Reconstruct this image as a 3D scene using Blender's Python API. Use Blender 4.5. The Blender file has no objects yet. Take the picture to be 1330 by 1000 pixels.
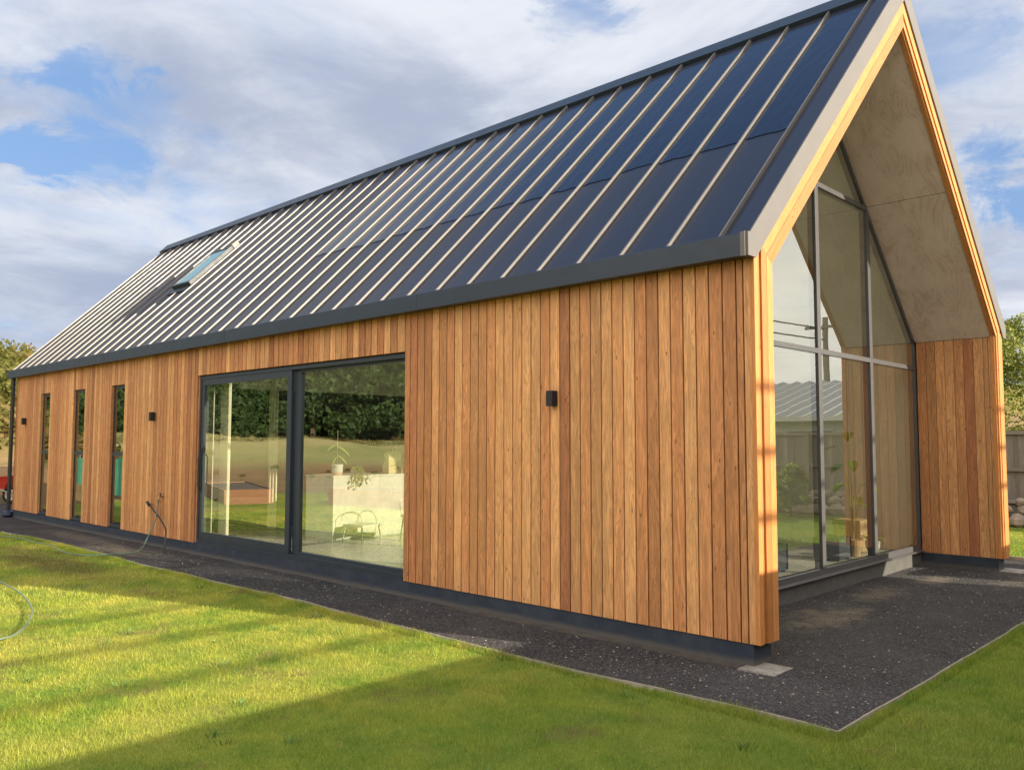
import bpy, math, random
import numpy as np
from mathutils import Vector, Matrix, noise as mnoise
random.seed(7)
rng = np.random.default_rng(7)
SC = bpy.context.scene
COL = SC.collection
R = math.radians

# ------------------------------------------------------------------ camera
CAMPOS = Vector((3.2887, -6.2098, 1.77))
cd = bpy.data.cameras.new('camera')
cam = bpy.data.objects.new('camera', cd)
COL.objects.link(cam)
cd.sensor_fit = 'HORIZONTAL'
cd.sensor_width = 36.0
cd.lens = 1094.28 / 1330 * 36
cd.clip_start = 0.05
cd.clip_end = 3000
rx = Vector((0.71964876, 0.69433677, 0.00145547))
ux = Vector((0.0459884, -0.04975628, 0.99770205))
fx = Vector((-0.69281363, 0.71792811, 0.06773849))
m = Matrix((rx, ux, -fx)).transposed().to_4x4()
m.translation = CAMPOS
cam.matrix_world = m
SC.camera = cam

# ------------------------------------------------------------------ light
SUN = Vector((1.0, 0.325, 0.388)).normalized()
sun_elev = math.asin(SUN.z)
sl = bpy.data.lights.new('sun', 'SUN')
sl.energy = 5.0
sl.angle = R(0.42)
sl.color = (1.0, 0.85, 0.64)
so = bpy.data.objects.new('sun', sl)
COL.objects.link(so)
so.rotation_euler = SUN.to_track_quat('Z', 'Y').to_euler()

W = bpy.data.worlds.new('World')
SC.world = W
W.use_nodes = True
wt = W.node_tree
wt.nodes.clear()


class NT:
    """small helper to write node trees"""
    def __init__(s, t): s.t = t
    def n(s, typ, **kw):
        nd = s.t.nodes.new(typ)
        for k, v in kw.items():
            if k.startswith('i_'):
                key = k[2:]
                key = int(key) if key.isdigit() else key.replace('_', ' ')
                s.set(nd.inputs[key], v)
            else:
                setattr(nd, k, v)
        return nd
    def set(s, sock, v):
        if isinstance(v, bpy.types.NodeSocket): s.t.links.new(v, sock)
        else:
            if sock.type == 'RGBA' and hasattr(v, '__len__') and len(v) == 3: v = (*v, 1)
            sock.default_value = v
    def math(s, op, a, b=None, c=None, clamp=False):
        nd = s.t.nodes.new('ShaderNodeMath'); nd.operation = op; nd.use_clamp = clamp
        s.set(nd.inputs[0], a)
        if b is not None: s.set(nd.inputs[1], b)
        if c is not None: s.set(nd.inputs[2], c)
        return nd.outputs[0]
    def vm(s, op, a, b=None, out=0):
        nd = s.t.nodes.new('ShaderNodeVectorMath'); nd.operation = op
        s.set(nd.inputs[0], a)
        if b is not None: s.set(nd.inputs[1], b)
        return nd.outputs[out]
    def ramp(s, x, lo, hi, a=0.0, b=1.0, smooth=True):
        nd = s.t.nodes.new('ShaderNodeMapRange')
        nd.interpolation_type = 'SMOOTHSTEP' if smooth else 'LINEAR'
        s.set(nd.inputs[0], x)
        for i, v in zip((1, 2, 3, 4), (lo, hi, a, b)): s.set(nd.inputs[i], v)
        return nd.outputs[0]
    def mix(s, f, a, b, mode='MIX'):
        nd = s.t.nodes.new('ShaderNodeMix'); nd.data_type = 'RGBA'; nd.blend_type = mode
        nd.clamp_factor = True
        s.set(nd.inputs[0], f); s.set(nd.inputs[6], a); s.set(nd.inputs[7], b)
        return nd.outputs[2]
    def noise(s, vec=None, scale=5.0, detail=3.0, rough=0.5, dist=0.0, w=None, out=0):
        nd = s.t.nodes.new('ShaderNodeTexNoise')
        if w is not None:
            nd.noise_dimensions = '4D'; s.set(nd.inputs['W'], w)
        if vec is not None: s.set(nd.inputs['Vector'], vec)
        s.set(nd.inputs['Scale'], scale); s.set(nd.inputs['Detail'], detail)
        s.set(nd.inputs['Roughness'], rough); s.set(nd.inputs['Distortion'], dist)
        return nd.outputs[out]
    def comb(s, x, y, z):
        nd = s.t.nodes.new('ShaderNodeCombineXYZ')
        for i, v in enumerate((x, y, z)): s.set(nd.inputs[i], v)
        return nd.outputs[0]
    def sep(s, v):
        nd = s.t.nodes.new('ShaderNodeSeparateXYZ'); s.set(nd.inputs[0], v)
        return nd.outputs
    def scale(s, v, k):
        return s.vm('MULTIPLY', v, k)


w = NT(wt)
sky = w.n('ShaderNodeTexSky', sky_type='NISHITA', sun_disc=False)
sky.sun_elevation = sun_elev
# nishita: rotation 0 puts the sun at +Y, turning clockwise seen from above
sky.sun_rotation = math.atan2(SUN.x, SUN.y)
sky.air_density = 1.0
sky.dust_density = 1.0
sky.ozone_density = 1.5
tc = w.n('ShaderNodeTexCoord')
D = tc.outputs['Generated']
dx, dy, dz = w.sep(D)
den = w.math('ADD', w.math('MAXIMUM', dz, 0.0), 0.12)
P = w.comb(w.math('DIVIDE', dx, den), w.math('DIVIDE', dy, den), 0.0)
big = w.noise(w.vm('ADD', P, (3.1, 1.7, 0)), 0.75, 5, 0.5, 0.5)
fine = w.noise(w.vm('ADD', P, (8.1, 2.7, 0)), 2.0, 7, 0.55, 0.9)
wob = w.noise(w.scale(D, (1, 1, 2.2)), 7.0, 8, 0.65, 0.6)
cover = w.math('ADD', w.math('MULTIPLY', big, 0.65), w.math('MULTIPLY', fine, 0.5))
# openings in the cloud deck: (direction, angular radius, strength, stretch of z)
holes = [((-.885, .275, .378), .032, .17), ((-.919, .260, .293), .026, .19), ((-.90, .30, .285), .05, .22),
         ((-.229, .933, .278), .055, .26), ((-.205, .945, .255), .05, .20), ((-.265, .885, .385), .07, .16),
         ((-.57, .68, .47), .05, .16), ((-.60, .60, .53), .12, .08), ((-.45, .28, .84), .42, .5), ((-.87, .36, .33), .05, .12)]
for d, rad, k in holes:
    dif = w.scale(w.vm('SUBTRACT', D, d), (1.0, 1.0, 2.1))
    dist = w.vm('LENGTH', dif, out=1)
    dist = w.math('ADD', dist, w.math('MULTIPLY', w.math('SUBTRACT', wob, 0.5), 0.34))
    b = w.ramp(dist, rad * .1, rad * 2.0, k, 0.0)
    cover = w.math('SUBTRACT', cover, b)
mask = w.ramp(cover, 0.26, 0.60)
shade = w.noise(w.vm('ADD', P, (1.3, 5.2, 0)), 1.3, 6, 0.6, 0.4)
shade2 = w.ramp(shade, 0.33, 0.66)
ccol = w.mix(shade2, (2.6, 2.95, 3.8), (4.9, 5.1, 5.55))
lowd = w.ramp(dz, 0.0, 0.3, 1.0, 0.0)
leftd = w.ramp(dx, -0.75, -0.93, 0.0, 1.0)
ccol = w.mix(w.math('MULTIPLY', w.math('MULTIPLY', lowd, leftd), 0.75), ccol, (2.2, 2.7, 3.8))
warm = w.ramp(w.vm('DOT_PRODUCT', D, tuple(SUN), out=1), 0.2, 1.0)
ccol = w.mix(w.math('MULTIPLY', warm, 0.8), ccol, (14.0, 12.6, 10.4))
bluesky = w.mix(0.6, sky.outputs[0], (1.5, 2.6, 4.9))
# unseen bright cloud bank, added as fill light for the shaded long wall
fill_bank = w.ramp(w.vm('DOT_PRODUCT', D, (0.25, -0.85, 0.46), out=1), 0.35, 0.85)
ccol = w.mix(fill_bank, ccol, (12.8, 11.4, 10.2))
mask = w.math('MAXIMUM', mask, w.math('MULTIPLY', fill_bank, .9))
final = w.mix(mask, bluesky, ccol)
bg = w.n('ShaderNodeBackground')
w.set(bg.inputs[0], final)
bg.inputs[1].default_value = 0.085
wo = w.n('ShaderNodeOutputWorld')
wt.links.new(bg.outputs[0], wo.inputs[0])

SC.view_settings.view_transform = 'Standard'
SC.view_settings.look = 'None'
SC.view_settings.gamma = 1
SC.view_settings.exposure = 1.0
SC.cycles.use_denoising = True
SC.cycles.max_bounces = 8
SC.cycles.diffuse_bounces = 4
SC.cycles.glossy_bounces = 4
SC.cycles.transparent_max_bounces = 16
SC.cycles.sample_clamp_indirect = 6
SC.cycles.caustics_reflective = False
SC.cycles.caustics_refractive = False

# ------------------------------------------------------------------ materials
def newmat(name):
    mt = bpy.data.materials.new(name); mt.use_nodes = True
    mt.node_tree.nodes.clear()
    t = NT(mt.node_tree)
    out = t.n('ShaderNodeOutputMaterial')
    return mt, t, out


def principled(t, out, **kw):
    p = t.n('ShaderNodeBsdfPrincipled')
    for k, v in kw.items(): t.set(p.inputs[k.replace('_', ' ')], v)
    t.t.links.new(p.outputs[0], out.inputs[0])
    return p


def bump(t, h, strength, distance):
    b = t.n('ShaderNodeBump'); b.inputs['Strength'].default_value = strength
    b.inputs['Distance'].default_value = distance
    t.set(b.inputs['Height'], h)
    return b.outputs[0]


def plain(name, col, rough=0.5, metal=0.0, var=0.12, scale=6.0, bmp=0.0, spec=0.5, coat=0.0):
    mt, t, out = newmat(name)
    pos = t.n('ShaderNodeNewGeometry').outputs['Position']
    nz = t.noise(pos, scale, 5, 0.6)
    f = t.ramp(nz, 0.25, 0.75, 1 - var, 1 + var, False)
    c = t.vm('SCALE', tuple(col)); c.node.inputs['Scale'].default_value = 1
    t.set(c.node.inputs['Scale'], f)
    p = principled(t, out, Base_Color=c, Metallic=metal, Specular_IOR_Level=spec, Coat_Weight=coat)
    t.set(p.inputs['Roughness'], t.ramp(t.noise(pos, scale * 3, 4), 0.3, 0.7, rough * .85, min(1, rough * 1.15), False))
    if bmp: t.set(p.inputs['Normal'], bump(t, t.noise(pos, scale * 8, 4), bmp, 0.01))
    return mt


def wood_mat(name, a, b, c, rough=0.55, grey=None, nails=True, amt=1.0):
    """timber seen by board: uv = metres across / along the board, 'rnd' = one number per board"""
    mt, t, out = newmat(name)
    at = t.n('ShaderNodeAttribute', attribute_name='rnd').outputs['Fac']
    uv = t.n('ShaderNodeUVMap', uv_map='UVMap').outputs[0]
    u, v, _ = t.sep(uv)
    r1 = t.n('ShaderNodeTexWhiteNoise', noise_dimensions='1D', i_W=at).outputs[0]
    r2 = t.n('ShaderNodeTexWhiteNoise', noise_dimensions='1D', i_W=t.math('ADD', at, 3.7)).outputs[0]
    r3 = t.n('ShaderNodeTexWhiteNoise', noise_dimensions='1D', i_W=t.math('ADD', at, 9.1)).outputs[0]
    wv = t.math('MULTIPLY', at, 57.0)
    base = t.mix(t.ramp(r1, 0.05, 0.95), a, b)
    base = t.mix(t.ramp(r2, 0.70, 1.0, 0, .9), base, c)
    br = t.ramp(r3, 0, 1, 0.82, 1.14, False)
    # cathedral figure
    q = t.comb(t.math('MULTIPLY', u, 9.0), t.math('MULTIPLY', v, 0.75), 0.0)
    low = t.noise(q, 1.0, 3, 0.55, 0.6, w=wv)
    rings = t.math('SINE', t.math('MULTIPLY', low, 95.0))
    rings = t.ramp(rings, -0.2, 1.0)
    q2 = t.comb(t.math('MULTIPLY', u, 190.0), t.math('MULTIPLY', v, 2.2), 0.0)
    st = t.noise(q2, 1.0, 4, 0.65, 0.2, w=wv)
    q3 = t.comb(t.math('MULTIPLY', u, 14.0), t.math('MULTIPLY', v, 1.6), 0.0)
    bl = t.noise(q3, 1.0, 4, 0.6, 1.2, w=t.math('ADD', wv, 4.0))
    q4 = t.comb(t.math('MULTIPLY', u, 60.0), t.math('MULTIPLY', v, 9.0), 0.0)
    fl = t.noise(q4, 1.0, 3, 0.6, 0.5, w=t.math('ADD', wv, 8.0))
    f = t.math('MULTIPLY', br, t.ramp(st, 0.25, 0.75, 1 - .13 * amt, 1 + .1 * amt, False))
    f = t.math('MULTIPLY', f, t.ramp(bl, 0.3, 0.72, 1 - .20 * amt, 1 + .16 * amt, False))
    f = t.math('MULTIPLY', f, t.ramp(fl, 0.3, 0.7, 1 - .07 * amt, 1 + .07 * amt, False))
    f = t.math('MULTIPLY', f, t.math('SUBTRACT', 1.0, t.math('MULTIPLY', rings, t.ramp(bl, 0.3, 0.6, .05, .19 * amt))))
    col = t.vm('SCALE', base); t.set(col.node.inputs['Scale'], f)
    # knots
    vq = t.comb(t.math('ADD', t.math('MULTIPLY', u, 5.0), t.math('MULTIPLY', at, 31.0)), t.math('MULTIPLY', v, 1.7), 0.0)
    vo = t.n('ShaderNodeTexVoronoi', voronoi_dimensions='2D', i_Vector=vq, i_Scale=1.0, i_Randomness=1.0)
    kd = t.math('ADD', vo.outputs['Distance'], t.math('MULTIPLY', t.math('SUBTRACT', fl, .5), .05))
    kn = t.ramp(kd, 0.018, 0.045, 1.0, 0.0)
    ksel = t.ramp(t.sep(vo.outputs['Color'])[0], 0.45, 0.47)
    kn = t.math('MULTIPLY', kn, ksel)
    col = t.mix(t.math('MULTIPLY', kn, 0.75), col, (0.10, 0.035, 0.015))
    if nails:
        du = t.math('SUBTRACT', t.math('ABSOLUTE', u), 0.030)
        dv = t.math('SUBTRACT', t.math('FRACT', t.math('DIVIDE', t.math('ADD', v, t.math('MULTIPLY', r1, .02)), 0.45)), 0.5)
        dv = t.math('MULTIPLY', dv, 0.45)
        dd = t.math('SQRT', t.math('ADD', t.math('MULTIPLY', du, du), t.math('MULTIPLY', dv, dv)))
        col = t.mix(t.ramp(dd, 0.0025, 0.0045, 0.7, 0.0), col, (0.09, 0.04, 0.02))
    if grey is not None:
        pos = t.n('ShaderNodeNewGeometry').outputs['Position']
        col = t.mix(t.ramp(t.noise(pos, 1.5, 5, .6), .35, .65, .0, .5), col, grey)
    p = principled(t, out, Base_Color=col, Roughness=rough, Specular_IOR_Level=0.35)
    t.set(p.inputs['Normal'], bump(t, t.math('ADD', st, t.math('MULTIPLY', rings, -.3)), 0.25, 0.002))
    return mt


M = {}
M['cedar'] = wood_mat('cedar cladding', (0.72, 0.378, 0.158), (0.57, 0.255, 0.102), (0.42, 0.165, 0.075), amt=1.55)
M['trim'] = wood_mat('cedar trim', (0.57, 0.25, 0.080), (0.50, 0.21, 0.064), (0.45, 0.18, 0.055), amt=.85)
M['oldwood'] = wood_mat('weathered paling', (0.23, 0.205, 0.18), (0.16, 0.145, 0.13), (0.30, 0.27, 0.235), rough=.85, nails=False)
M['sleeper'] = wood_mat('planter timber', (0.42, 0.24, 0.12), (0.34, 0.18, 0.09), (0.30, 0.14, 0.07), rough=.7, nails=False)
M['core'] = plain('building wrap', (0.012, 0.008, 0.006), .9)
M['metal'] = plain('slate steel', (0.022, 0.036, 0.058), .42, .0, .10, 3)
M['barge'] = plain('barge steel', (0.13, 0.125, 0.125), .45, .0, .06, 3)
M['frame'] = plain('window aluminium', (0.027, 0.040, 0.058), .38, .0, .06, 5)
M['gframe'] = plain('gable window aluminium', (0.075, 0.078, 0.085), .4, .0, .06, 5)
M['black'] = plain('black metal', (0.012, 0.014, 0.018), .45)
M['downpipe'] = plain('dark pipe', (0.02, 0.022, 0.028), .4)
M['wallpaint'] = plain('white paint', (0.66, 0.64, 0.56), .8, var=.03)
M['ceiling'] = plain('ceiling board', (0.70, 0.69, 0.64), .85, var=.03)
M['floor'] = plain('polished concrete', (0.56, 0.56, 0.51), .28, var=.14, scale=2.5)
M['pot'] = plain('white glazed pot', (0.62, 0.68, 0.64), .35)
M['potbase'] = plain('raw clay', (0.55, 0.42, 0.28), .7)
M['card'] = plain('cardboard', (0.50, 0.36, 0.21), .85)
M['paper'] = plain('kraft paper', (0.62, 0.54, 0.30), .8)
M['curtain'] = plain('cream curtain', (0.80, 0.78, 0.62), .9)
M['stem'] = plain('plant stem', (0.30, 0.30, 0.10), .7)
M['rubber'] = plain('rubber', (0.02, 0.02, 0.02), .8)
M['redpaint'] = plain('red paint', (0.55, 0.05, 0.03), .4)
M['rim'] = plain('galvanised rim', (0.62, 0.60, 0.58), .5)
M['blue'] = plain('navy plastic', (0.02, 0.035, 0.08), .45)
M['tapmetal'] = plain('brass', (0.30, 0.22, 0.13), .35, .8)
M['polewood'] = plain('pole timber', (0.16, 0.14, 0.12), .9)
M['wire'] = plain('cable black', (0.02, 0.02, 0.02), .6)
M['weather'] = plain('weatherboard', (0.50, 0.52, 0.50), .8)
M['brick'] = plain('red brick', (0.36, 0.16, 0.10), .85, var=.25, scale=14)
M['darkfab'] = plain('dark fabric', (0.035, 0.045, 0.06), .9)
M['tan'] = plain('tan leather', (0.36, 0.13, 0.06), .5)
M['chrome'] = plain('grey wire', (0.38, 0.38, 0.34), .35, .7)
M['rock'] = plain('field stone', (0.30, 0.24, 0.19), .9, var=.45, scale=5, bmp=.6)
M['hose'] = plain('hose rubber', (0.10, 0.17, 0.13), .5, var=.35, scale=3)
M['hosepale'] = plain('pale hose', (0.15, 0.21, 0.15), .5, var=.25, scale=3)
M['teal'] = plain('green shade cloth', (0.06, 0.26, 0.18), .8)
M['switch'] = plain('white plastic', (0.75, 0.75, 0.72), .5)
M['jamb'] = plain('dark interior panel', (0.055, 0.062, 0.065), .7)


def glass_mat():
    mt, t, out = newmat('window glass')
    g = t.n('ShaderNodeNewGeometry')
    c = t.math('ABSOLUTE', t.vm('DOT_PRODUCT', g.outputs['Normal'], g.outputs['Incoming'], out=1))
    k = t.math('POWER', t.math('SUBTRACT', 1.0, c, clamp=True), 5.0)
    f = t.math('ADD', t.math('MULTIPLY', k, 0.62), 0.38)
    # float glass is never quite flat
    pos = g.outputs['Position']
    nrm = bump(t, t.noise(pos, .9, 2, .5), 0.10, 0.010)
    gl = t.n('ShaderNodeBsdfGlossy'); gl.inputs['Roughness'].default_value = 0.0
    gl.inputs['Color'].default_value = (0.96, 1.0, 0.97, 1)
    t.set(gl.inputs['Normal'], nrm)
    tr = t.n('ShaderNodeBsdfTransparent'); tr.inputs['Color'].default_value = (0.90, 0.93, 0.87, 1)
    mx = t.n('ShaderNodeMixShader')
    t.set(mx.inputs[0], f)
    t.t.links.new(tr.outputs[0], mx.inputs[1]); t.t.links.new(gl.outputs[0], mx.inputs[2])
    t.t.links.new(mx.outputs[0], out.inputs[0])
    return mt


M['glass'] = glass_mat()


def panel_mat():
    mt, t, out = newmat('solar laminate')
    pos = t.n('ShaderNodeNewGeometry').outputs['Position']
    x, y, z = t.sep(pos)
    rip = t.noise(t.comb(t.math('MULTIPLY', x, 9.0), t.math('MULTIPLY', y, 5.0), 0.0), 1.0, 3, .5, .4)
    lines = t.math('FRACT', t.math('MULTIPLY', y, 14.0))
    ln = t.math('MULTIPLY', t.ramp(lines, 0.0, 0.3, 1.0, 0.0), t.ramp(t.noise(t.comb(t.math('MULTIPLY', x, 5.0), t.math('MULTIPLY', y, 1.5), 0.0), 1.0, 3), .5, .7))
    col = t.mix(t.math('MULTIPLY', ln, .3), (0.005, 0.009, 0.026), (0.015, 0.02, 0.045))
    p = principled(t, out, Base_Color=col, Roughness=.16, Specular_IOR_Level=.38)
    t.set(p.inputs['Normal'], bump(t, t.math('ADD', rip, t.math('MULTIPLY', ln, .08)), .5, .010))
    return mt


M['pv'] = panel_mat()


def roof_mat():
    mt, t, out = newmat('standing seam steel')
    pos = t.n('ShaderNodeNewGeometry').outputs['Position']
    x, y, z = t.sep(pos)
    n1 = t.noise(t.comb(t.math('MULTIPLY', x, 4.0), t.math('MULTIPLY', y, .7), 0.0), 1.0, 5, .6)
    f = t.ramp(n1, .3, .7, .9, 1.1, False)
    c = t.vm('SCALE', (0.016, 0.021, 0.040)); t.set(c.node.inputs['Scale'], f)
    p = principled(t, out, Base_Color=c, Roughness=.40, Specular_IOR_Level=.5)
    t.set(p.inputs['Normal'], bump(t, t.noise(t.comb(t.math('MULTIPLY', x, 3.0), t.math('MULTIPLY', y, .9), 0.0), 1.0, 3), .25, .008))
    return mt


M['roof'] = roof_mat()
M['seam'] = plain('seam steel', (0.155, 0.15, 0.145), .38, .0, .05, 3)


def ply_mat():
    mt, t, out = newmat('plywood soffit')
    uv = t.n('ShaderNodeUVMap', uv_map='UVMap').outputs[0]
    u, v, _ = t.sep(uv)
    q = t.comb(t.math('MULTIPLY', u, 1.7), t.math('MULTIPLY', v, 0.7), t.math('MULTIPLY', t.math('FLOOR', t.math('DIVIDE', v, 2.4)), 7.0))
    low = t.noise(q, 1.0, 2.5, .5, 1.1)
    rg = t.math('SINE', t.math('MULTIPLY', low, 105.0))
    rg = t.ramp(rg, .1, 1.0)
    blot = t.noise(t.comb(t.math('MULTIPLY', u, 3.0), t.math('MULTIPLY', v, 2.0), 0.0), 1.0, 5, .6)
    col = t.mix(t.ramp(blot, .35, .68), (0.84, 0.71, 0.64), (0.74, 0.60, 0.53))
    col = t.mix(t.math('MULTIPLY', rg, t.ramp(blot, .35, .62, .03, .30)), col, (0.44, 0.31, 0.22))
    kn = t.n('ShaderNodeTexVoronoi', voronoi_dimensions='2D', i_Vector=t.comb(u, v, 0.0), i_Scale=2.2)
    col = t.mix(t.ramp(kn.outputs['Distance'], .0, .05, .3, 0), col, (0.36, 0.22, 0.14))
    jt = t.math('ABSOLUTE', t.math('SUBTRACT', v, 2.42))
    col = t.mix(t.ramp(jt, .002, .006, .8, 0), col, (0.08, .06, .04))
    principled(t, out, Base_Color=col, Roughness=.7, Specular_IOR_Level=.25)
    return mt


M['ply'] = ply_mat()


def marble_mat():
    mt, t, out = newmat('pale stone island')
    pos = t.n('ShaderNodeNewGeometry').outputs['Position']
    n1 = t.noise(pos, 3.5, 8, .7, 1.6)
    col = t.mix(t.ramp(n1, .3, .7), (0.58, 0.61, 0.53), (0.74, 0.75, 0.66))
    principled(t, out, Base_Color=col, Roughness=.5)
    return mt


M['marble'] = marble_mat()


def plinth_mat():
    mt, t, out = newmat('painted plinth')
    pos = t.n('ShaderNodeNewGeometry').outputs['Position']
    z = t.sep(pos)[2]
    n1 = t.noise(pos, 4.0, 6, .65)
    col = t.mix(t.ramp(n1, .35, .7, 0, .8), (0.016, 0.028, 0.048), (0.036, 0.048, 0.066))
    dirt = t.ramp(t.math('ADD', z, t.math('MULTIPLY', n1, .08)), .05, .11, 1.0, 0.0)
    col = t.mix(t.math('MULTIPLY', dirt, .6), col, (0.13, 0.115, 0.095))
    p = principled(t, out, Base_Color=col, Roughness=.75)
    t.set(p.inputs['Normal'], bump(t, t.noise(pos, 40, 4), .3, .004))
    return mt


M['plinth'] = plinth_mat()
M['concrete'] = plain('rough concrete', (0.25, 0.24, 0.22), .9, var=.45, scale=9, bmp=.6)
M['gplinth'] = plain('bare concrete', (0.085, 0.086, 0.084), .9, var=.2, scale=5, bmp=.5)
M['ledge'] = plain('stained footing', (0.075, 0.066, 0.056), .95, var=.4, scale=7, bmp=.8)
M['edging'] = plain('weathered edging board', (0.33, 0.30, 0.25), .9, var=.3, scale=5, bmp=.4)


def gravel_mat():
    mt, t, out = newmat('dark gravel')
    pos = t.n('ShaderNodeNewGeometry').outputs['Position']
    x, y, z = t.sep(pos)
    n1 = t.noise(pos, .9, 5, .6)
    n2 = t.noise(pos, 55.0, 4, .7)
    n3 = t.noise(t.vm('ADD', pos, (4, 9, 0)), 4.5, 6, .65)
    vo = t.n('ShaderNodeTexVoronoi', i_Vector=pos, i_Scale=90.0)
    sh = t.sep(vo.outputs['Color'])[0]
    col = t.mix(t.ramp(n1, .3, .7), (0.024, 0.026, 0.033), (0.056, 0.058, 0.066))
    col = t.mix(t.ramp(sh, .45, 1.0, 0, .45), col, (0.20, 0.19, 0.18))
    col = t.mix(t.ramp(n2, .55, .8, 0, .5), col, (0.018, 0.017, 0.018))
    brown = t.ramp(n3, .50, .72)
    col = t.mix(t.math('MULTIPLY', brown, .25), col, (0.10, 0.082, 0.065))
    # sandy spill by the corner of the glazed end and pale swept dust by the step
    def blob(cx, cy, rx_, ry_, k):
        a = t.math('DIVIDE', t.math('SUBTRACT', x, cx), rx_); b = t.math('DIVIDE', t.math('SUBTRACT', y, cy), ry_)
        d = t.math('SQRT', t.math('ADD', t.math('MULTIPLY', a, a), t.math('MULTIPLY', b, b)))
        d = t.math('ADD', d, t.math('MULTIPLY', t.math('SUBTRACT', n3, .5), 3.0))
        return t.ramp(d, .2, 1.2, k, 0.0)
    for cx, cy, a, b, k in ((-.45, 2.3, .35, .8, .50), (-.60, 4.0, .25, .7, .38), (-.45, 5.5, .2, .4, .5),
                            (-11.2, -.62, 1.2, .3, .55), (-13.5, -.4, 2.0, .3, .3), (0.35, 6.2, .2, .8, .25)):
        col = t.mix(blob(cx, cy, a, b, k), col, (0.27, 0.235, 0.18))
    vs = t.n('ShaderNodeTexVoronoi', i_Vector=pos, i_Scale=16.0)
    sp = t.math('MULTIPLY', t.ramp(vs.outputs['Distance'], .05, .09, 1, 0), t.ramp(t.sep(vs.outputs['Color'])[1], .8, .82))
    col = t.mix(sp, col, (0.42, 0.40, 0.36))
    p = principled(t, out, Base_Color=col, Roughness=.95, Specular_IOR_Level=.2)
    h = t.math('ADD', vo.outputs['Distance'], t.math('MULTIPLY', n2, .8))
    t.set(p.inputs['Normal'], bump(t, h, .9, .012))
    return mt


M['gravel'] = gravel_mat()


def turf_colour(t, pos, rnd=None):
    x, y, z = t.sep(pos)
    n1 = t.noise(pos, .55, 5, .6)
    n2 = t.noise(t.vm('ADD', pos, (7, 3, 0)), 2.6, 5, .62)
    n3 = t.noise(t.vm('ADD', pos, (2, 13, 0)), 1.3, 6, .65)
    col = t.mix(t.ramp(n2, .3, .7), (0.43, 0.48, 0.070), (0.20, 0.33, 0.042))
    col = t.mix(t.ramp(n1, .42, .68, 0, .75), col, (0.60, 0.55, 0.12))
    # greener near the right hand strip
    side = t.ramp(t.math('ADD', x, t.math('MULTIPLY', n1, 2.0)), -2.2, 1.6)
    col = t.mix(t.math('MULTIPLY', side, .55), col, (0.145, 0.27, 0.036))
    col = t.mix(t.ramp(n3, .56, .70, 0, .65), col, (0.26, 0.20, 0.10))
    # thin patchy earth at the far left beside the path
    a = t.math('DIVIDE', t.math('ADD', x, 10.8), 2.6); b = t.math('DIVIDE', t.math('ADD', y, 1.85), .55)
    d = t.math('SQRT', t.math('ADD', t.math('MULTIPLY', a, a), t.math('MULTIPLY', b, b)))
    d = t.math('ADD', d, t.math('MULTIPLY', t.math('SUBTRACT', n2, .5), 2.5))
    col = t.mix(t.ramp(d, .3, 1.3, .65, 0), col, (0.15, 0.105, 0.06))
    if rnd is not None:
        f = t.ramp(rnd, 0, 1, .70, 1.28, False)
        c = t.vm('SCALE', col); t.set(c.node.inputs['Scale'], f)
        col = t.mix(t.ramp(rnd, .90, 1.0, 0, .6), c, (0.52, 0.46, 0.17))
    return col


def grass_mat():
    mt, t, out = newmat('grass blades')
    pos = t.n('ShaderNodeNewGeometry').outputs['Position']
    at = t.n('ShaderNodeAttribute', attribute_name='rnd').outputs['Fac']
    col = turf_colour(t, pos, at)
    p = t.n('ShaderNodeBsdfPrincipled')
    t.set(p.inputs['Base Color'], col); p.inputs['Roughness'].default_value = .55
    p.inputs['Specular IOR Level'].default_value = .3
    tl = t.n('ShaderNodeBsdfTranslucent'); t.set(tl.inputs[0], col)
    mx = t.n('ShaderNodeMixShader'); mx.inputs[0].default_value = .4
    t.t.links.new(p.outputs[0], mx.inputs[1]); t.t.links.new(tl.outputs[0], mx.inputs[2])
    t.t.links.new(mx.outputs[0], out.inputs[0])
    return mt


M['grass'] = grass_mat()


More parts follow.
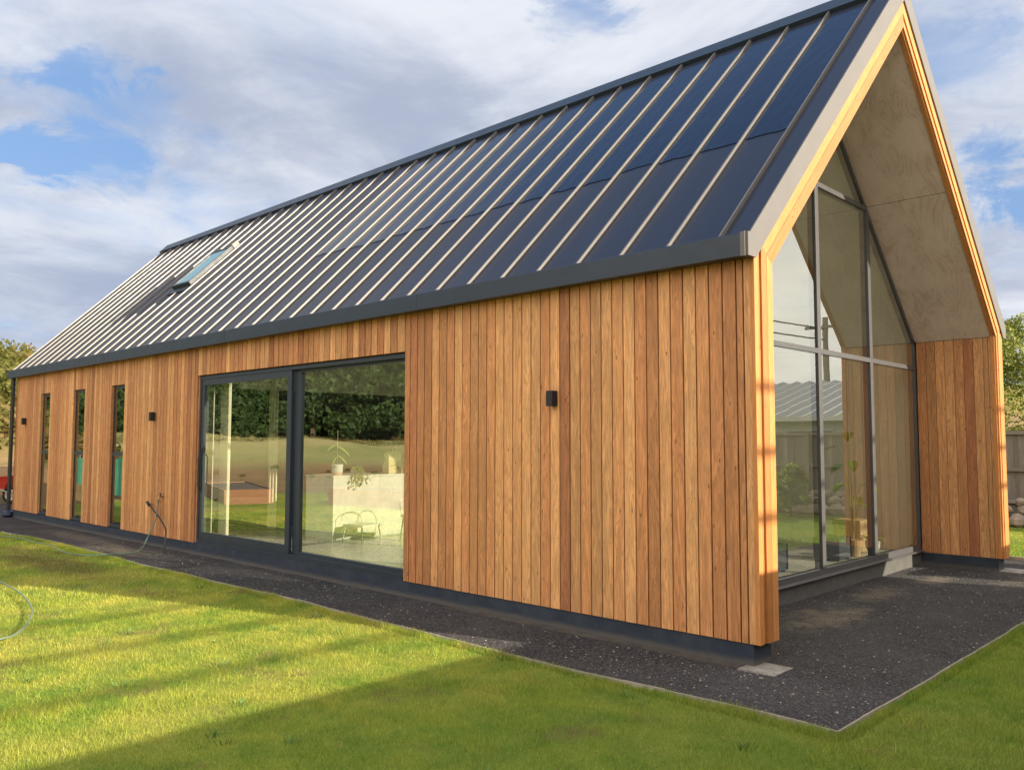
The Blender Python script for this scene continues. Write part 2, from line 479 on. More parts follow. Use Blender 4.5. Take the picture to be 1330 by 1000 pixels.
def ground_mat():
    mt, t, out = newmat('turf and field')
    pos = t.n('ShaderNodeNewGeometry').outputs['Position']
    x, y, z = t.sep(pos)
    near = t.mix(.45, turf_colour(t, pos), (0.05, 0.06, 0.015))
    n1 = t.noise(pos, .10, 6, .65)
    n2 = t.noise(pos, .6, 6, .7)
    fieldc = t.mix(t.ramp(n1, .35, .65), (0.42, 0.37, 0.17), (0.27, 0.29, 0.11))
    fieldc = t.mix(t.ramp(n2, .5, .75, 0, .6), fieldc, (0.22, 0.16, 0.09))
    earth = t.mix(t.ramp(n2, .35, .65), (0.30, 0.19, 0.10), (0.17, 0.14, 0.07))
    # distance from the garden
    dxx = t.math('MAXIMUM', t.math('SUBTRACT', t.math('MULTIPLY', x, -1.0), 22.0), 0.0)
    dyy = t.math('MAXIMUM', t.math('SUBTRACT', t.math('MULTIPLY', y, -1.0), 9.0), 0.0)
    d = t.math('SQRT', t.math('ADD', t.math('MULTIPLY', dxx, dxx), t.math('MULTIPLY', dyy, dyy)))
    d = t.math('ADD', d, t.math('MULTIPLY', t.math('SUBTRACT', n2, .5), 8.0))
    col = t.mix(t.ramp(d, .5, 2.0), near, earth)
    col = t.mix(t.ramp(d, 14.0, 20.0), col, fieldc)
    far = t.ramp(d, 62.0, 68.0)
    col = t.mix(far, col, t.mix(t.ramp(n2, .35, .6), (0.26, 0.17, 0.085), (0.19, 0.16, 0.07)))
    # hillside beyond the far gable
    hill = t.math('MULTIPLY', t.ramp(x, -30.0, -36.0), t.ramp(y, -12.0, -7.0))
    col = t.mix(hill, col, t.mix(t.ramp(n2, .35, .6), (0.16, 0.19, 0.04), (0.24, 0.17, 0.07)))
    p = principled(t, out, Base_Color=col, Roughness=1.0, Specular_IOR_Level=.1)
    t.set(p.inputs['Normal'], bump(t, t.noise(pos, 30, 5, .7), .8, .03))
    return mt


M['ground'] = ground_mat()


def leaf_mat(name, a, b, c=None, trans=.35, dead=None):
    mt, t, out = newmat(name)
    at = t.n('ShaderNodeAttribute', attribute_name='rnd').outputs['Fac']
    pos = t.n('ShaderNodeNewGeometry').outputs['Position']
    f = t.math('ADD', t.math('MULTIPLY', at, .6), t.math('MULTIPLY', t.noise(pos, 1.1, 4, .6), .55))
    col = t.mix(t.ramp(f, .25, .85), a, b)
    if c: col = t.mix(t.ramp(t.noise(t.vm('ADD', pos, (5, 5, 5)), .22, 4, .6), .48, .62), col, c)
    p = t.n('ShaderNodeBsdfPrincipled')
    t.set(p.inputs['Base Color'], col); p.inputs['Roughness'].default_value = .55
    p.inputs['Specular IOR Level'].default_value = .3
    tl = t.n('ShaderNodeBsdfTranslucent'); t.set(tl.inputs[0], col)
    mx = t.n('ShaderNodeMixShader'); mx.inputs[0].default_value = trans
    t.t.links.new(p.outputs[0], mx.inputs[1]); t.t.links.new(tl.outputs[0], mx.inputs[2])
    t.t.links.new(mx.outputs[0], out.inputs[0])
    return mt


M['pine'] = leaf_mat('pine needles', (0.022, 0.052, 0.018), (0.075, 0.125, 0.035))
M['scrub'] = leaf_mat('hill scrub', (0.075, 0.095, 0.018), (0.165, 0.165, 0.035), (0.20, 0.125, 0.045))
M['wattle'] = leaf_mat('feathery leaves', (0.10, 0.15, 0.025), (0.27, 0.29, 0.055))
M['shrubleaf'] = leaf_mat('garden shrub', (0.07, 0.14, 0.03), (0.25, 0.30, 0.06))
M['houseleaf'] = leaf_mat('house plant leaf', (0.10, 0.26, 0.04), (0.38, 0.50, 0.10))
M['bark'] = plain('bark', (0.11, 0.085, 0.065), .9, var=.3, scale=8, bmp=.6)

# ------------------------------------------------------------------ mesh helpers
class MB:
    """collects faces with a per-face random number and uv (metres) and links ONE mesh object"""
    def __init__(s):
        s.v = []; s.f = []; s.r = []; s.uv = []; s.sm = []
    def face(s, pts, r=0.0, uv=None, smooth=False):
        i = len(s.v); s.v += [tuple(p) for p in pts]
        s.f.append(tuple(range(i, i + len(pts)))); s.r.append(r); s.sm.append(smooth)
        s.uv += uv if uv else [(0.0, 0.0)] * len(pts)
    def board(s, o, a, c, d, r=None):
        """box from corner o; a = along, c = across, d = depth vectors"""
        o, a, c, d = Vector(o), Vector(a), Vector(c), Vector(d)
        if r is None: r = random.random()
        ua, uc, ud = a.normalized(), c.normalized(), d.normalized()
        mid = o + c / 2 + d / 2
        if a.cross(c).dot(d) > 0: c, d = d, c; uc, ud = ud, uc; sw = True
        else: sw = False
        P = [o, o + a, o + a + c, o + c, o + d, o + a + d, o + a + c + d, o + c + d]
        Fs = [(0, 1, 2, 3), (4, 7, 6, 5), (0, 4, 5, 1), (3, 2, 6, 7), (0, 3, 7, 4), (1, 5, 6, 2)]
        for k, f in enumerate(Fs):
            pts = [P[i] for i in f]
            ax = uc if k in (0, 1, 4, 5) else ud
            s.face(pts, r, [((p - mid).dot(ax), (p - o).dot(ua)) for p in pts])
        return s
    def box(s, x0, x1, y0, y1, z0, z1, r=None):
        return s.board((x0, y0, z0), (0, 0, z1 - z0), (x1 - x0, 0, 0), (0, y1 - y0, 0), r)
    def prism(s, poly, ext, along=None, r=None):
        """closed polygon (3d points) extruded by ext"""
        poly = [Vector(p) for p in poly]; e = Vector(ext)
        if r is None: r = random.random()
        n = Vector((0, 0, 0))
        for i in range(len(poly)):
            n += poly[i].cross(poly[(i + 1) % len(poly)])
        if n.dot(e) > 0: poly = poly[::-1]
        al = Vector(along).normalized() if along is not None else Vector((0, 0, 1))
        ac = al.cross(e).normalized() if al.cross(e).length > 1e-6 else Vector((1, 0, 0))
        o = poly[0]; cen = sum(poly, Vector()) / len(poly)
        UV = lambda p, ax: ((p - cen).dot(ax), (p - o).dot(al))
        s.face(poly, r, [UV(p, ac) for p in poly])
        top = [p + e for p in poly][::-1]
        s.face(top, r, [UV(p, ac) for p in top])
        k = len(poly)
        for i in range(k):
            a, b = poly[i], poly[(i + 1) % k]
            q = [b, a, a + e, b + e]
            s.face(q, r, [((p - o).dot(e.normalized()), (p - o).dot(al)) for p in q])
        return s
    def tube(s, pts, rad, n=8, r=None, cap=True):
        pts = [Vector(p) for p in pts]
        if r is None: r = random.random()
        rr = rad if hasattr(rad, '__len__') else [rad] * len(pts)
        rings = []; up = Vector((0, 0, 1)); L = 0
        for i, p in enumerate(pts):
            t = (pts[min(i + 1, len(pts) - 1)] - pts[max(i - 1, 0)]).normalized()
            a = t.cross(up)
            if a.length < .05: a = t.cross(Vector((1, 0, 0)))
            a.normalize(); b = t.cross(a).normalized()
            rings.append([p + (a * math.cos(2 * math.pi * k / n) + b * math.sin(2 * math.pi * k / n)) * rr[i] for k in range(n)])
        for i in range(len(pts) - 1):
            for k in range(n):
                q = [rings[i][k], rings[i + 1][k], rings[i + 1][(k + 1) % n], rings[i][(k + 1) % n]]
                s.face(q, r, None, True)
        if cap:
            s.face(rings[0], r); s.face(rings[-1][::-1], r)
        return s
    def lathe(s, prof, c, n=20, r=None):
        c = Vector(c)
        if r is None: r = random.random()
        for i in range(len(prof) - 1):
            for k in range(n):
                a0, a1 = 2 * math.pi * k / n, 2 * math.pi * (k + 1) / n
                (r0, z0), (r1, z1) = prof[i], prof[i + 1]
                q = [c + Vector((r0 * math.cos(a0), r0 * math.sin(a0), z0)), c + Vector((r0 * math.cos(a1), r0 * math.sin(a1), z0)),
                     c + Vector((r1 * math.cos(a1), r1 * math.sin(a1), z1)), c + Vector((r1 * math.cos(a0), r1 * math.sin(a0), z1))]
                s.face(q, r, None, True)
        return s
    def build(s, name, mat, parent=None, weld=False, mats=None):
        me = bpy.data.meshes.new(name)
        me.from_pydata(s.v, [], s.f)
        at = me.attributes.new('rnd', 'FLOAT', 'FACE'); at.data.foreach_set('value', s.r)
        ul = me.uv_layers.new(name='UVMap')
        flat = [c for uv in s.uv for c in uv]
        ul.data.foreach_set('uv', flat)
        me.polygons.foreach_set('use_smooth', s.sm)
        me.materials.append(mat)
        me.update()
        o = bpy.data.objects.new(name, me); COL.objects.link(o)
        if parent is not None:
            o.parent = parent
            if s.v:
                o.matrix_parent_inverse = Matrix.Translation(-parent.location) if parent.parent is None and parent.type == 'EMPTY' else Matrix()
        return o


def tag(o, label=None, cat=None, group=None, kind=None):
    if label: o['label'] = label
    if cat: o['category'] = cat
    if group: o['group'] = group
    if kind: o['kind'] = kind
    return o


def empty(name, loc=(0, 0, 0)):
    o = bpy.data.objects.new(name, None); COL.objects.link(o); o.location = loc
    o.empty_display_size = .2
    return o


# all child meshes are written in world coordinates; parents are empties whose
# translation is undone by matrix_parent_inverse (see build), sub-parts sit at identity
GL = 1.055          # recess of the glazed end
WID = 7.236         # width of the house
MID = WID / 2
SL = 0.982          # roof slope
ZI, ZT, ZG, ZR = 6.512, 6.825, 7.10, 7.05
LEN = 19.06
zin = lambda y, c=ZI: c - SL * abs(y - MID)
ZB, ZC = 0.178, 3.30

house = tag(empty('timber_house', (0, 0, 0)),
            'long timber clad house with steep dark metal roof and glazed gable end', 'house')
BW = 0.1272


# ---- cladding of the long wall, board by board (a face pattern of one part)
openings = [(-13.26, -12.64, ZB - .03, 2.83), (-15.27, -14.63, ZB - .03, 2.83), (-17.28, -16.69, ZB - .03, 2.83), (-9.72, -4.45, ZB - .06, 2.83)]
cl = MB()
edges = [0.0, -.018, -.085]
x = -.15
while x > -LEN: edges.append(x); x -= BW
edges.append(-LEN)
cuts = sorted(set([e for o in openings for e in o[:2]]), reverse=True)
def snap(e):
    c = min(cuts, key=lambda q: abs(q - e))
    return c if abs(c - e) < BW / 2 else e
edges = [snap(e) for e in edges]
edges = sorted(set(edges), reverse=True)
for i in range(len(edges) - 1):
    a, b = edges[i], edges[i + 1]
    if a - b < .012: continue
    g = .0066
    xm = (a + b) / 2
    dep = random.uniform(-.0012, .0012)
    seg = [(ZB + random.uniform(-.001, .001), ZC)]
    for o in openings:
        if o[0] < xm < o[1]: seg = [(o[3], ZC)]
    for z0, z1 in seg:
        cl.board((b + g, dep, z0), (0, 0, z1 - z0), (a - b - 2 * g, 0, 0), (0, .02, 0))
cl.build('cladding', M['cedar'], house)

# return boards on jambs of openings
for o in openings[:3]:
    for q in (((o[0] - .001, .021, ZB), (0, 0, 2.83 - ZB), (.006, 0, 0), (0, .024, 0)), ((o[1] - .005, .021, ZB), (0, 0, 2.83 - ZB), (.006, 0, 0), (0, .024, 0)),
              ((o[0] + .006, .021, 2.824), (o[1] - o[0] - .012, 0, 0), (0, .024, 0), (0, 0, .007))):
        rj = MB(); rj.board(*q); rj.build('window_reveal', M['cedar'], house)
o = openings[3]
rj = MB(); rj.board((o[0] - .0, .021, o[2] + .06), (0, 0, o[3] - o[2] - .06), (.014, 0, 0), (0, .10, 0)); rj.build('door_reveal', M['cedar'], house)
rj = MB(); rj.board((o[0], .021, o[3] - .0), (o[1] - o[0], 0, 0), (0, .1, 0), (0, 0, .012)); rj.build('door_reveal', M['cedar'], house)

# ---- wall cores
wc = MB()
def wallrun(y0, y1):
    xs = sorted([(-LEN + .02, -17.28), (-16.69, -15.27), (-14.63, -13.26), (-12.64, -9.72), (-4.45, -.03)])
    for a, b in xs: wc.box(a, b, y0, y1, .19, 3.29)
    for o in openings: wc.box(o[0], o[1], y0, y1, o[3] + .012, 3.29)
wallrun(.0215, .28)
wc.build('wall', M['core'], house)
iw = MB()
xs = sorted([(-LEN + .03, -17.28), (-16.69, -15.27), (-14.63, -13.26), (-12.64, -9.72), (-4.45, -GL - .06)])
for a, b in xs: iw.box(a, b, .281, .30, .19, 3.25)
for o in openings: iw.box(o[0], o[1], .281, .30, o[3] + .012, 3.25)
iw.box(-LEN + .03, -GL - .06, WID - .30, WID - .28, .19, 3.25)
iw.box(-LEN + .28, -LEN + .30, .30, WID - .30, .19, 3.2)
iw.prism([(-10.76, 1.2, 2.721), (-10.76, WID - .31, 2.721), (-10.76, WID - .31, 3.0), (-10.76, MID, ZI - .1), (-10.76, 1.2, 3.9)], (.16, 0, 0))
iw.box(-14.2, -14.1, .3, 3.2, .22, 3.3)
iw.build('interior_wall', M['wallpaint'], house)
dk = MB()
dk.box(-10.75, -10.62, 2.05, 2.35, .222, 2.72); dk.box(-10.75, -10.62, 3.35, WID - .31, .222, 2.72); dk.box(-10.75, -10.62, 2.35, 3.35, 2.35, 2.72)
dk.box(-10.75, -10.62, .31, .95, .222, 3.3); dk.box(-11.9, -11.8, .31, WID - .31, .222, 3.2)
dk.build('interior_panel', M['jamb'], house)

# ---- back wall and far gable (never seen from the front, built as the same cladding)
bw = MB()
y = 0
bw.box(-LEN, -.03, WID - .27, WID - .022, .19, 3.29)
bw.box(-LEN + .022, -LEN + .25, .282, WID - .28, .19, 3.29)
bw.prism([(-LEN + .022, .0, 3.3), (-LEN + .022, WID, 3.3), (-LEN + .022, MID, 6.7)], (.2, 0, 0))
bw.build('back_wall', M['core'], house)
bc = MB(); x = 0
while x > -LEN:
    bc.board((max(x - BW, -LEN) + .0035, WID - .02, ZB), (0, 0, ZC - ZB), (BW - .007, 0, 0), (0, .02, 0)); x -= BW
yy = 0
while yy < WID:
    ym = min(yy + BW / 2, WID)
    bc.board((-LEN, yy + .0035, ZB), (0, 0, zin(ym, 6.7) - ZB), (0, BW - .007, 0), (.02, 0, 0)); yy += BW
bc.build('rear_cladding', M['cedar'], house)

# ---- plinth
pl = MB()
pl.box(-LEN + .02, -.05, .012, .30, -.1, .186)
pl.box(-LEN + .02, -.05, WID - .30, WID - .012, -.1, .186)
pl.box(-LEN + .02, -LEN + .3, .3, WID - .3, -.1, .186)
pl.build('plinth', M['plinth'], house)
gp_ = MB(); gp_.box(-GL - .12, -GL - .012, .301, WID - .301, -.1, .208); gp_.build('gable_plinth', M['gplinth'], house)
fl = MB(); fl.box(-LEN + .3, -GL - .121, .3, WID - .3, .10, .22)
fl.build('interior_floor', M['floor'], house)

# ---- right fin inner face and left fin inner face
for side in (0, 1):
    fb = MB()
    xs_ = [-.0, -.018, -.085, -.15] + [-.15 - BW * k for k in range(1, 7)] + [-GL + .01]
    for i in range(len(xs_) - 1):
        a, b = xs_[i], xs_[i + 1]
        if a - b < .02: continue
        g = .003
        if side: fb.board((b + g, WID - .302, ZB), (0, 0, 3.25 - ZB), (a - b - 2 * g, 0, 0), (0, .018, 0))
        else: fb.board((b + g, .284, ZB), (0, 0, 3.25 - ZB), (a - b - 2 * g, 0, 0), (0, .018, 0))
    fb.build('fin_cladding', M['cedar'], house)

# ---- trim round the open gable, two boards wide, mitred at the eaves
tr = MB()
def mitre(y0c, y1c, z_bot):
    """post between offsets (measured from outside) with matching rafter board"""
    return
def gable_line(yv, c): return c - SL * abs(yv - MID)
outer_y = .112; joint_y = .205; inner_y = .302
co = ZT; cj = ZT - (ZT - ZI) * (joint_y - outer_y) / (inner_y - outer_y)
def two(side, ya, yb, ca, cb, x0=.0, th=.022, gap=.002):
    f = (lambda v: v) if side == 0 else (lambda v: WID - v)
    ya += gap; yb -= gap; ca -= gap * 1.4; cb += gap * 1.4
    za, zb = gable_line(ya, ca), gable_line(yb, cb)
    tr.prism([(x0, f(ya), ZB), (x0, f(yb), ZB), (x0, f(yb), zb - .001), (x0, f(ya), za - .001)], (th, 0, 0), (0, 0, 1))
    tr.prism([(x0, f(ya), za + .001), (x0, f(yb), zb + .001), (x0, MID, cb), (x0, MID, ca)], (th, 0, 0),
             (0, (1 if side == 0 else -1), SL))
cc = lambda yo: ZT - (ZT - ZI) * (yo - outer_y) / (inner_y - outer_y)
two(0, outer_y, joint_y, co, cj)
two(0, joint_y, inner_y, cj, ZI)
tr.board((-.03, .0, ZB), (0, 0, 3.29 - ZB), (0, .062, 0), (.046, 0, 0))
tr.board((-.03, .0625, ZB), (0, 0, 3.36 - ZB), (0, .049, 0), (.034, 0, 0), .31)
# far side: outer board, recess, narrow inner strip
two(1, outer_y, .205, co, cc(.205))
two(1, .205, .250, cc(.205), cc(.250), -.028, .03, 0)
two(1, .250, inner_y, cc(.250), ZI)
tr.board((-.03, WID - outer_y, ZB), (0, 0, 3.32 - ZB), (0, outer_y - .004, 0), (.050, 0, 0))
tr.build('gable_trim', M['trim'], house)

# bead on the inner rim of the opening (reads as the second thin line on the far side)
bd = MB()
for side in (0, 1):
    f = (lambda v: v) if side == 0 else (lambda v: WID - v)
    bd.prism([(-.05, f(.3022), ZB), (-.05, f(.318), ZB), (-.05, f(.318), zin(.318) - .006), (-.05, f(.3022), zin(.3022))], (.05, 0, 0))
    bd.prism([(-.05, f(.318), zin(.318) - .006), (-.05, f(.3025), zin(.3025)), (-.05, MID, ZI - .001), (-.05, MID, ZI - .02)], (.05, 0, 0), (0, 1 if side == 0 else -1, SL))
bd.build('rim_bead', M['trim'], house)

# ---- roof skin, seams, solar laminates
XR, XL = .02, -19.33
nrm = Vector((0, -SL, 1)).normalized()
rf = MB()
def rp(x, y, h=0.0, side=0):
    z = ZR - SL * (MID - y)
    p = Vector((x, y, z)) + nrm * h
    if side: p.y = WID - p.y
    return p
EY = -.105
for side in (0, 1):
    a = [rp(XL, EY, 0, side), rp(XL, MID, 0, side), rp(XL, MID, -.06, side), rp(XL, EY, -.06, side)]
    rf.prism(a, (XR - XL, 0, 0))
roof = rf.build('roof', M['roof'], house)
ridge = MB()
for side in (0, 1):
    a = [rp(XL - .02, MID - .17, .052, side), rp(XL - .02, MID + .05, .052, side), rp(XL - .02, MID + .035, .036, side), rp(XL - .02, MID - .17, .036, side)]
    for q in a: q.y = min(q.y, MID) if not side else max(q.y, MID)
    ridge.prism(a, (XR - XL + .03, 0, 0))
    b = [rp(XL - .02, MID - .173, .054, side), rp(XL - .02, MID - .165, .054, side), rp(XL - .02, MID - .165, .001, side), rp(XL - .02, MID - .173, .001, side)]
    ridge.prism(b, (XR - XL + .03, 0, 0))
ridge.build('ridge_cap', M['metal'], roof)
seam_x = [-.25 - .5105 * k for k in range(38)]
sk_x0, sk_x1, sk_y0, sk_y1 = -13.93, -13.12, 1.45, 2.36
for side in (0, 1):
    for k, sx in enumerate(seam_x):
        if sx < XL + .03: continue
        spans = [(EY + .02, MID - .172)]
        if side == 0 and sk_x0 - .03 < sx < sk_x1 + .03: spans = [(EY + .02, sk_y0 - .10), (sk_y1 + .12, MID - .172)]
        for ya, yb in spans:
            sm = MB()
            # trapezoid batten: flanks catch the sun from the east
            prof = [(-.011, 0), (.011, 0), (.009, .036), (-.009, .036)]
            A = [rp(sx + dx_, ya, h_, side) for dx_, h_ in prof]
            B = [rp(sx + dx_, yb, h_, side) for dx_, h_ in prof]
            r_ = random.random()
            order = [(0, 1), (1, 2), (2, 3), (3, 0)]
            for i_, j_ in order:
                sm.face([A[j_], A[i_], B[i_], B[j_]] if side == 0 else [A[i_], A[j_], B[j_], B[i_]], r_)
            sm.face(A if side == 0 else A[::-1], r_); sm.face(B[::-1] if side == 0 else B, r_)
            sm.build('seam', M['seam'], roof)
xs_ = [.0] + seam_x
for k in range(1, 17):
    a, b = seam_x[k - 1], seam_x[k]
    pv = MB()
    jag = 1.28 + random.uniform(-.035, .035)
    pts = []
    n_ = 5
    x0_, x1_ = b + .030, a - .030
    lowp = [rp(x0_ + (x1_ - x0_) * i / n_, jag + random.uniform(-.012, .012), .004) for i in range(n_ + 1)]
    topp = [rp(x1_, MID - .30, .004), rp(x0_, MID - .30, .004)]
    pv.prism(lowp + topp, tuple(nrm * .004))
    pv.build('solar_laminate', M['pv'], roof)

# verge flashing strip along the gable edge, on the roof
vf = MB()
for side in (0, 1):
    a = [rp(-.14, EY, .0425, side), rp(.03, EY, .0425, side), rp(.03, EY, .004, side), rp(-.14, EY, .004, side)]
    b = [rp(-.14, MID, .0425, side), rp(.03, MID, .0425, side), rp(.03, MID, .004, side), rp(-.14, MID, .004, side)]
    for i_ in range(4):
        j_ = (i_ + 1) % 4
        vf.face([a[i_], a[j_], b[j_], b[i_]] if side == 0 else [a[j_], a[i_], b[i_], b[j_]])
    vf.face(a[::-1] if side == 0 else a)
vf.build('verge_flashing', M['roof'], roof)

# barge boards (steel) on the gable, sunlit
bg_ = MB()
for side in (0, 1):
    f = (lambda v: v) if side == 0 else (lambda v: WID - v)
    zo = lambda yv: 7.105 - SL * (MID - yv)
    zt = lambda yv: ZT + .001 - SL * (MID - yv)
    bg_.prism([(-.02, f(-.135), 3.262), (-.02, f(.0), 3.262), (-.02, f(.062), 3.330), (-.02, MID, ZT + .002), (-.02, MID, 7.105), (-.02, f(-.10), 3.455), (-.02, f(-.135), 3.455)],
              (.062, 0, 0))
bg_.build('barge_board', M['barge'], house)

# gutters
gt = MB()
for side in (0, 1):
    f = (lambda v: v) if side == 0 else (lambda v: WID - v)
    prof = [(-.150, 3.262), (-.150, 3.440), (-.140, 3.452), (-.128, 3.440), (-.128, 3.33), (-.02, 3.33), (-.02, 3.262)]
    gt.prism([(XL, f(a), b) for a, b in prof], (-XL - .021, 0, 0))
gt.build('gutter', M['metal'], house)
for xx in (-4.1, -8.6, -13.4):
    gj = MB(); gj.prism([(xx, -.152, 3.260), (xx, -.152, 3.444), (xx, -.149, 3.444), (xx, -.149, 3.260)], (.03, 0, 0)); gj.build('gutter_joint', M['metal'], house)
gc = MB(); gc.prism([(-.0205, -.153, 3.258), (-.0205, -.153, 3.456), (-.0205, -.137, 3.456), (-.0205, -.137, 3.258)], (.040, 0, 0))
gc.build('gutter_end', M['barge'], house)

# soffit (plywood outside, plaster inside)
def slab(x0, x1, c, th, mat, name, ya=.302):
    s_ = MB()
    L = math.sqrt(1 + SL * SL)
    for side in (0, 1):
        f = (lambda v: v) if side == 0 else (lambda v: WID - v)
        z0 = c - SL * (MID - ya)
        A, B = Vector((x0, f(ya), z0)), Vector((x1, f(ya), z0))
        Cc, Dd = Vector((x1, MID, c)), Vector((x0, MID, c))
        H = (MID - ya) * L
        uv = [(x0 + 5 * side, 0), (x1 + 5 * side, 0), (x1 + 5 * side, H), (x0 + 5 * side, H)]
        fc = [A, B, Cc, Dd]
        up = Vector((0, 0, th))
        if side == 0: s_.face(fc[::-1], 0, uv[::-1])
        else: s_.face(fc, 0, uv)
        fu = [p + up for p in fc]
        s_.face(fu if side == 0 else fu[::-1], 0, uv if side == 0 else uv[::-1])
    return s_.build(name, mat, house)
slab(-GL, -.001, ZI + .001, .02, M['ply'], 'soffit')
slab(-LEN + .1, -GL - .001, ZI + .001, .02, M['ceiling'], 'interior_ceiling')
# blocking between soffit and roof at the eaves and at the glazed end
bk = MB()
bk.box(XL + .02, -.025, -.10, -.001, 3.29, 3.325)
bk.box(XL + .02, -.025, WID + .001, WID + .10, 3.29, 3.325)
bk.box(-LEN + .03, -.03, .0, .302, 3.291, 3.30)
bk.box(-LEN + .03, -.03, WID - .302, WID, 3.291, 3.30)
bk.build('eave_lining', M['core'], house)

# ---- gable glazing
def clip(poly, n, d):
    """keep n.p <= d"""
    out = []
    for i in range(len(poly)):
        a, b = poly[i], poly[(i + 1) % len(poly)]
        da, db = n[0] * a[0] + n[1] * a[1] - d, n[0] * b[0] + n[1] * b[1] - d
        if da <= 0: out.append(a)
        if da * db < 0:
            t_ = da / (da - db); out.append((a[0] + (b[0] - a[0]) * t_, a[1] + (b[1] - a[1]) * t_))
    return out
gw = MB()
gx0 = -GL - .10
FW = .055
def bar(y0, y1, z0, z1, dx0=0., dep=.10):
    P_ = [(y0, z0), (y1, z0), (y1, z1), (y0, z1)]
    P_ = clip(P_, (-SL, 1), ZI - SL * MID); P_ = clip(P_, (SL, 1), ZI + SL * MID)
    if len(P_) > 2: gw.prism([(gx0 + dx0, a, b) for a, b in P_], (dep, 0, 0))
YA, YB = .304, WID - .304
TR = 4.93
bar(YA, YA + FW, .21, 3.4); bar(YB - FW, YB, .21, 3.4)
bar(YA + FW, YB - FW, .21, .285, .003)
ym = [2.005, 3.63, 5.235]
for i, yv in enumerate(ym):
    bar(yv - .050, yv + .045, .285, 2.84, .002)
    bar(yv - .050, yv + .045, 2.90, TR - .03 if i == 1 else 5.3, .002)
bar(YA + FW, YB - FW, 2.84, 2.90, .004)
bar(ym[0] + .032, ym[2] - .032, TR - .03, TR + .03, .004)
# sloping members
for side in (0, 1):
    f = (lambda v: v) if side == 0 else (lambda v: WID - v)
    tk = .075
    gw.prism([(gx0, f(YA), zin(YA) - .002), (gx0, MID, ZI - .002), (gx0, MID, ZI - tk), (gx0, f(YA), zin(YA) - tk)], (.10, 0, 0))
gwo = gw.build('gable_window_frame', M['gframe'], house)
for i, (a, b) in enumerate([(YA + FW, ym[0] - .032), (ym[0] + .032, ym[1] - .032), (ym[1] + .032, ym[2] - .032), (ym[2] + .032, YB - FW)]):
    for z0, z1 in ((.285, 2.84), (2.90, TR - .03 if i in (1, 2) else 5.6)):
        P_ = [(a, z0), (b, z0), (b, z1), (a, z1)]
        P_ = clip(P_, (-SL, 1), ZI - .08 - SL * MID); P_ = clip(P_, (SL, 1), ZI - .08 + SL * MID)
        if len(P_) < 3: continue
        g = MB(); g.face([(-GL - .018, p, q) for p, q in P_])
        o = g.build('glass_pane', M['glass'], gwo)
P_ = [(ym[0] + .032, TR + .03), (ym[2] - .032, TR + .03), (ym[2], 7), (ym[0], 7)]
P_ = clip(P_, (-SL, 1), ZI - .08 - SL * MID); P_ = clip(P_, (SL, 1), ZI - .08 + SL * MID)
g = MB(); g.face([(-GL - .018, p, q) for p, q in P_]); g.build('glass_pane', M['glass'], gwo)
sill = MB(); sill.prism([(-GL - .004, .32, .205), (-GL + .055, .32, .196), (-GL + .055, .32, .206), (-GL - .004, .32, .217)], (0, WID - .64, 0))
sill.build('sill', M['gframe'], gwo)

# ---- three slit windows
for o in openings[:3]:
    a, b = o[0], o[1]
    wf = MB()
    Y0, Y1 = .046, .12
    z0, z1 = .20, 2.82
    fw = .014
    wf.box(a + .002, a + fw, Y0, Y1, z0, z1); wf.box(b - fw, b - .002, Y0, Y1, z0, z1)
    wf.box(a + fw, b - fw, Y0 + .001, Y1, z0, z0 + .05); wf.box(a + fw, b - fw, Y0 + .001, Y1, z1 - .05, z1)
    wf.box(a + fw, b - fw, Y0 - .006, Y1, 1.50, 1.58)
    wf.box(a + .004, b - .004, .012, .045, .175, .20)
    w_ = wf.build('window', M['frame'], house)
    for za, zb in ((z0 + .06, 1.50), (1.58, z1 - .05)):
        g = MB(); g.face([(a + fw, .058, za), (b - fw, .058, za), (b - fw, .058, zb), (a + fw, .058, zb)])
        g.build('glass_pane', M['glass'], w_)

# ---- sliding door
sd = MB()
a, b = -9.705, -4.452
sd.box(a, a + .05, .035, .17, .21, 2.815); sd.box(b - .03, b, .035, .17, .21, 2.815)
sd.box(a + .05, b - .03, .036, .17, 2.765, 2.815); sd.box(a + .05, b - .03, .030, .17, .21, .245)
sd.box(a + .05, b - .03, .012, .075, .185, .209)
sdo = sd.build('sliding_door', M['frame'], house)
sp = MB()
pa, pb = a + .052, -6.985
fw = .085
sp.box(pa, pa + fw, .045, .09, .247, 2.763); sp.box(pb - .11, pb, .045, .09, .247, 2.763)
sp.box(pa + fw, pb - .11, .046, .09, .247, .357); sp.box(pa + fw, pb - .11, .046, .09, 2.67, 2.763)
g = MB(); g.face([(pa + fw, .065, .357), (pb - .11, .065, .357), (pb - .11, .065, 2.67), (pa + fw, .065, 2.67)])
spo = sp.build('sliding_panel', M['frame'], sdo)
g.build('glass_pane', M['glass'], sdo)
fp = MB()
fp.box(pb + .001, pb + .17, .094, .15, .247, 2.763); fp.box(pb + .17, b - .031, .095, .15, .247, .285); fp.box(pb + .17, b - .031, .095, .15, 2.725, 2.763)
fp.build('fixed_panel', M['frame'], sdo)
g = MB(); g.face([(pb + .17, .12, .285), (b - .031, .12, .285), (b - .031, .12, 2.725), (pb + .17, .12, 2.725)])
g.build('glass_pane', M['glass'], sdo)
hd = MB()
hx = pa + .04
hd.tube([(hx, .045, 1.58), (hx, .0, 1.56), (hx, -.012, 1.50), (hx, -.012, 1.10), (hx, .0, 1.04), (hx, .045, 1.02)], .011, 8)
hd.box(hx - .018, hx + .018, .036, .044, .98, 1.66)
hd.build('handle', M['black'], sdo)
ds = MB(); ds.box(a, b, .285, .34, .222, .226)
ds.build('threshold', M['frame'], sdo)

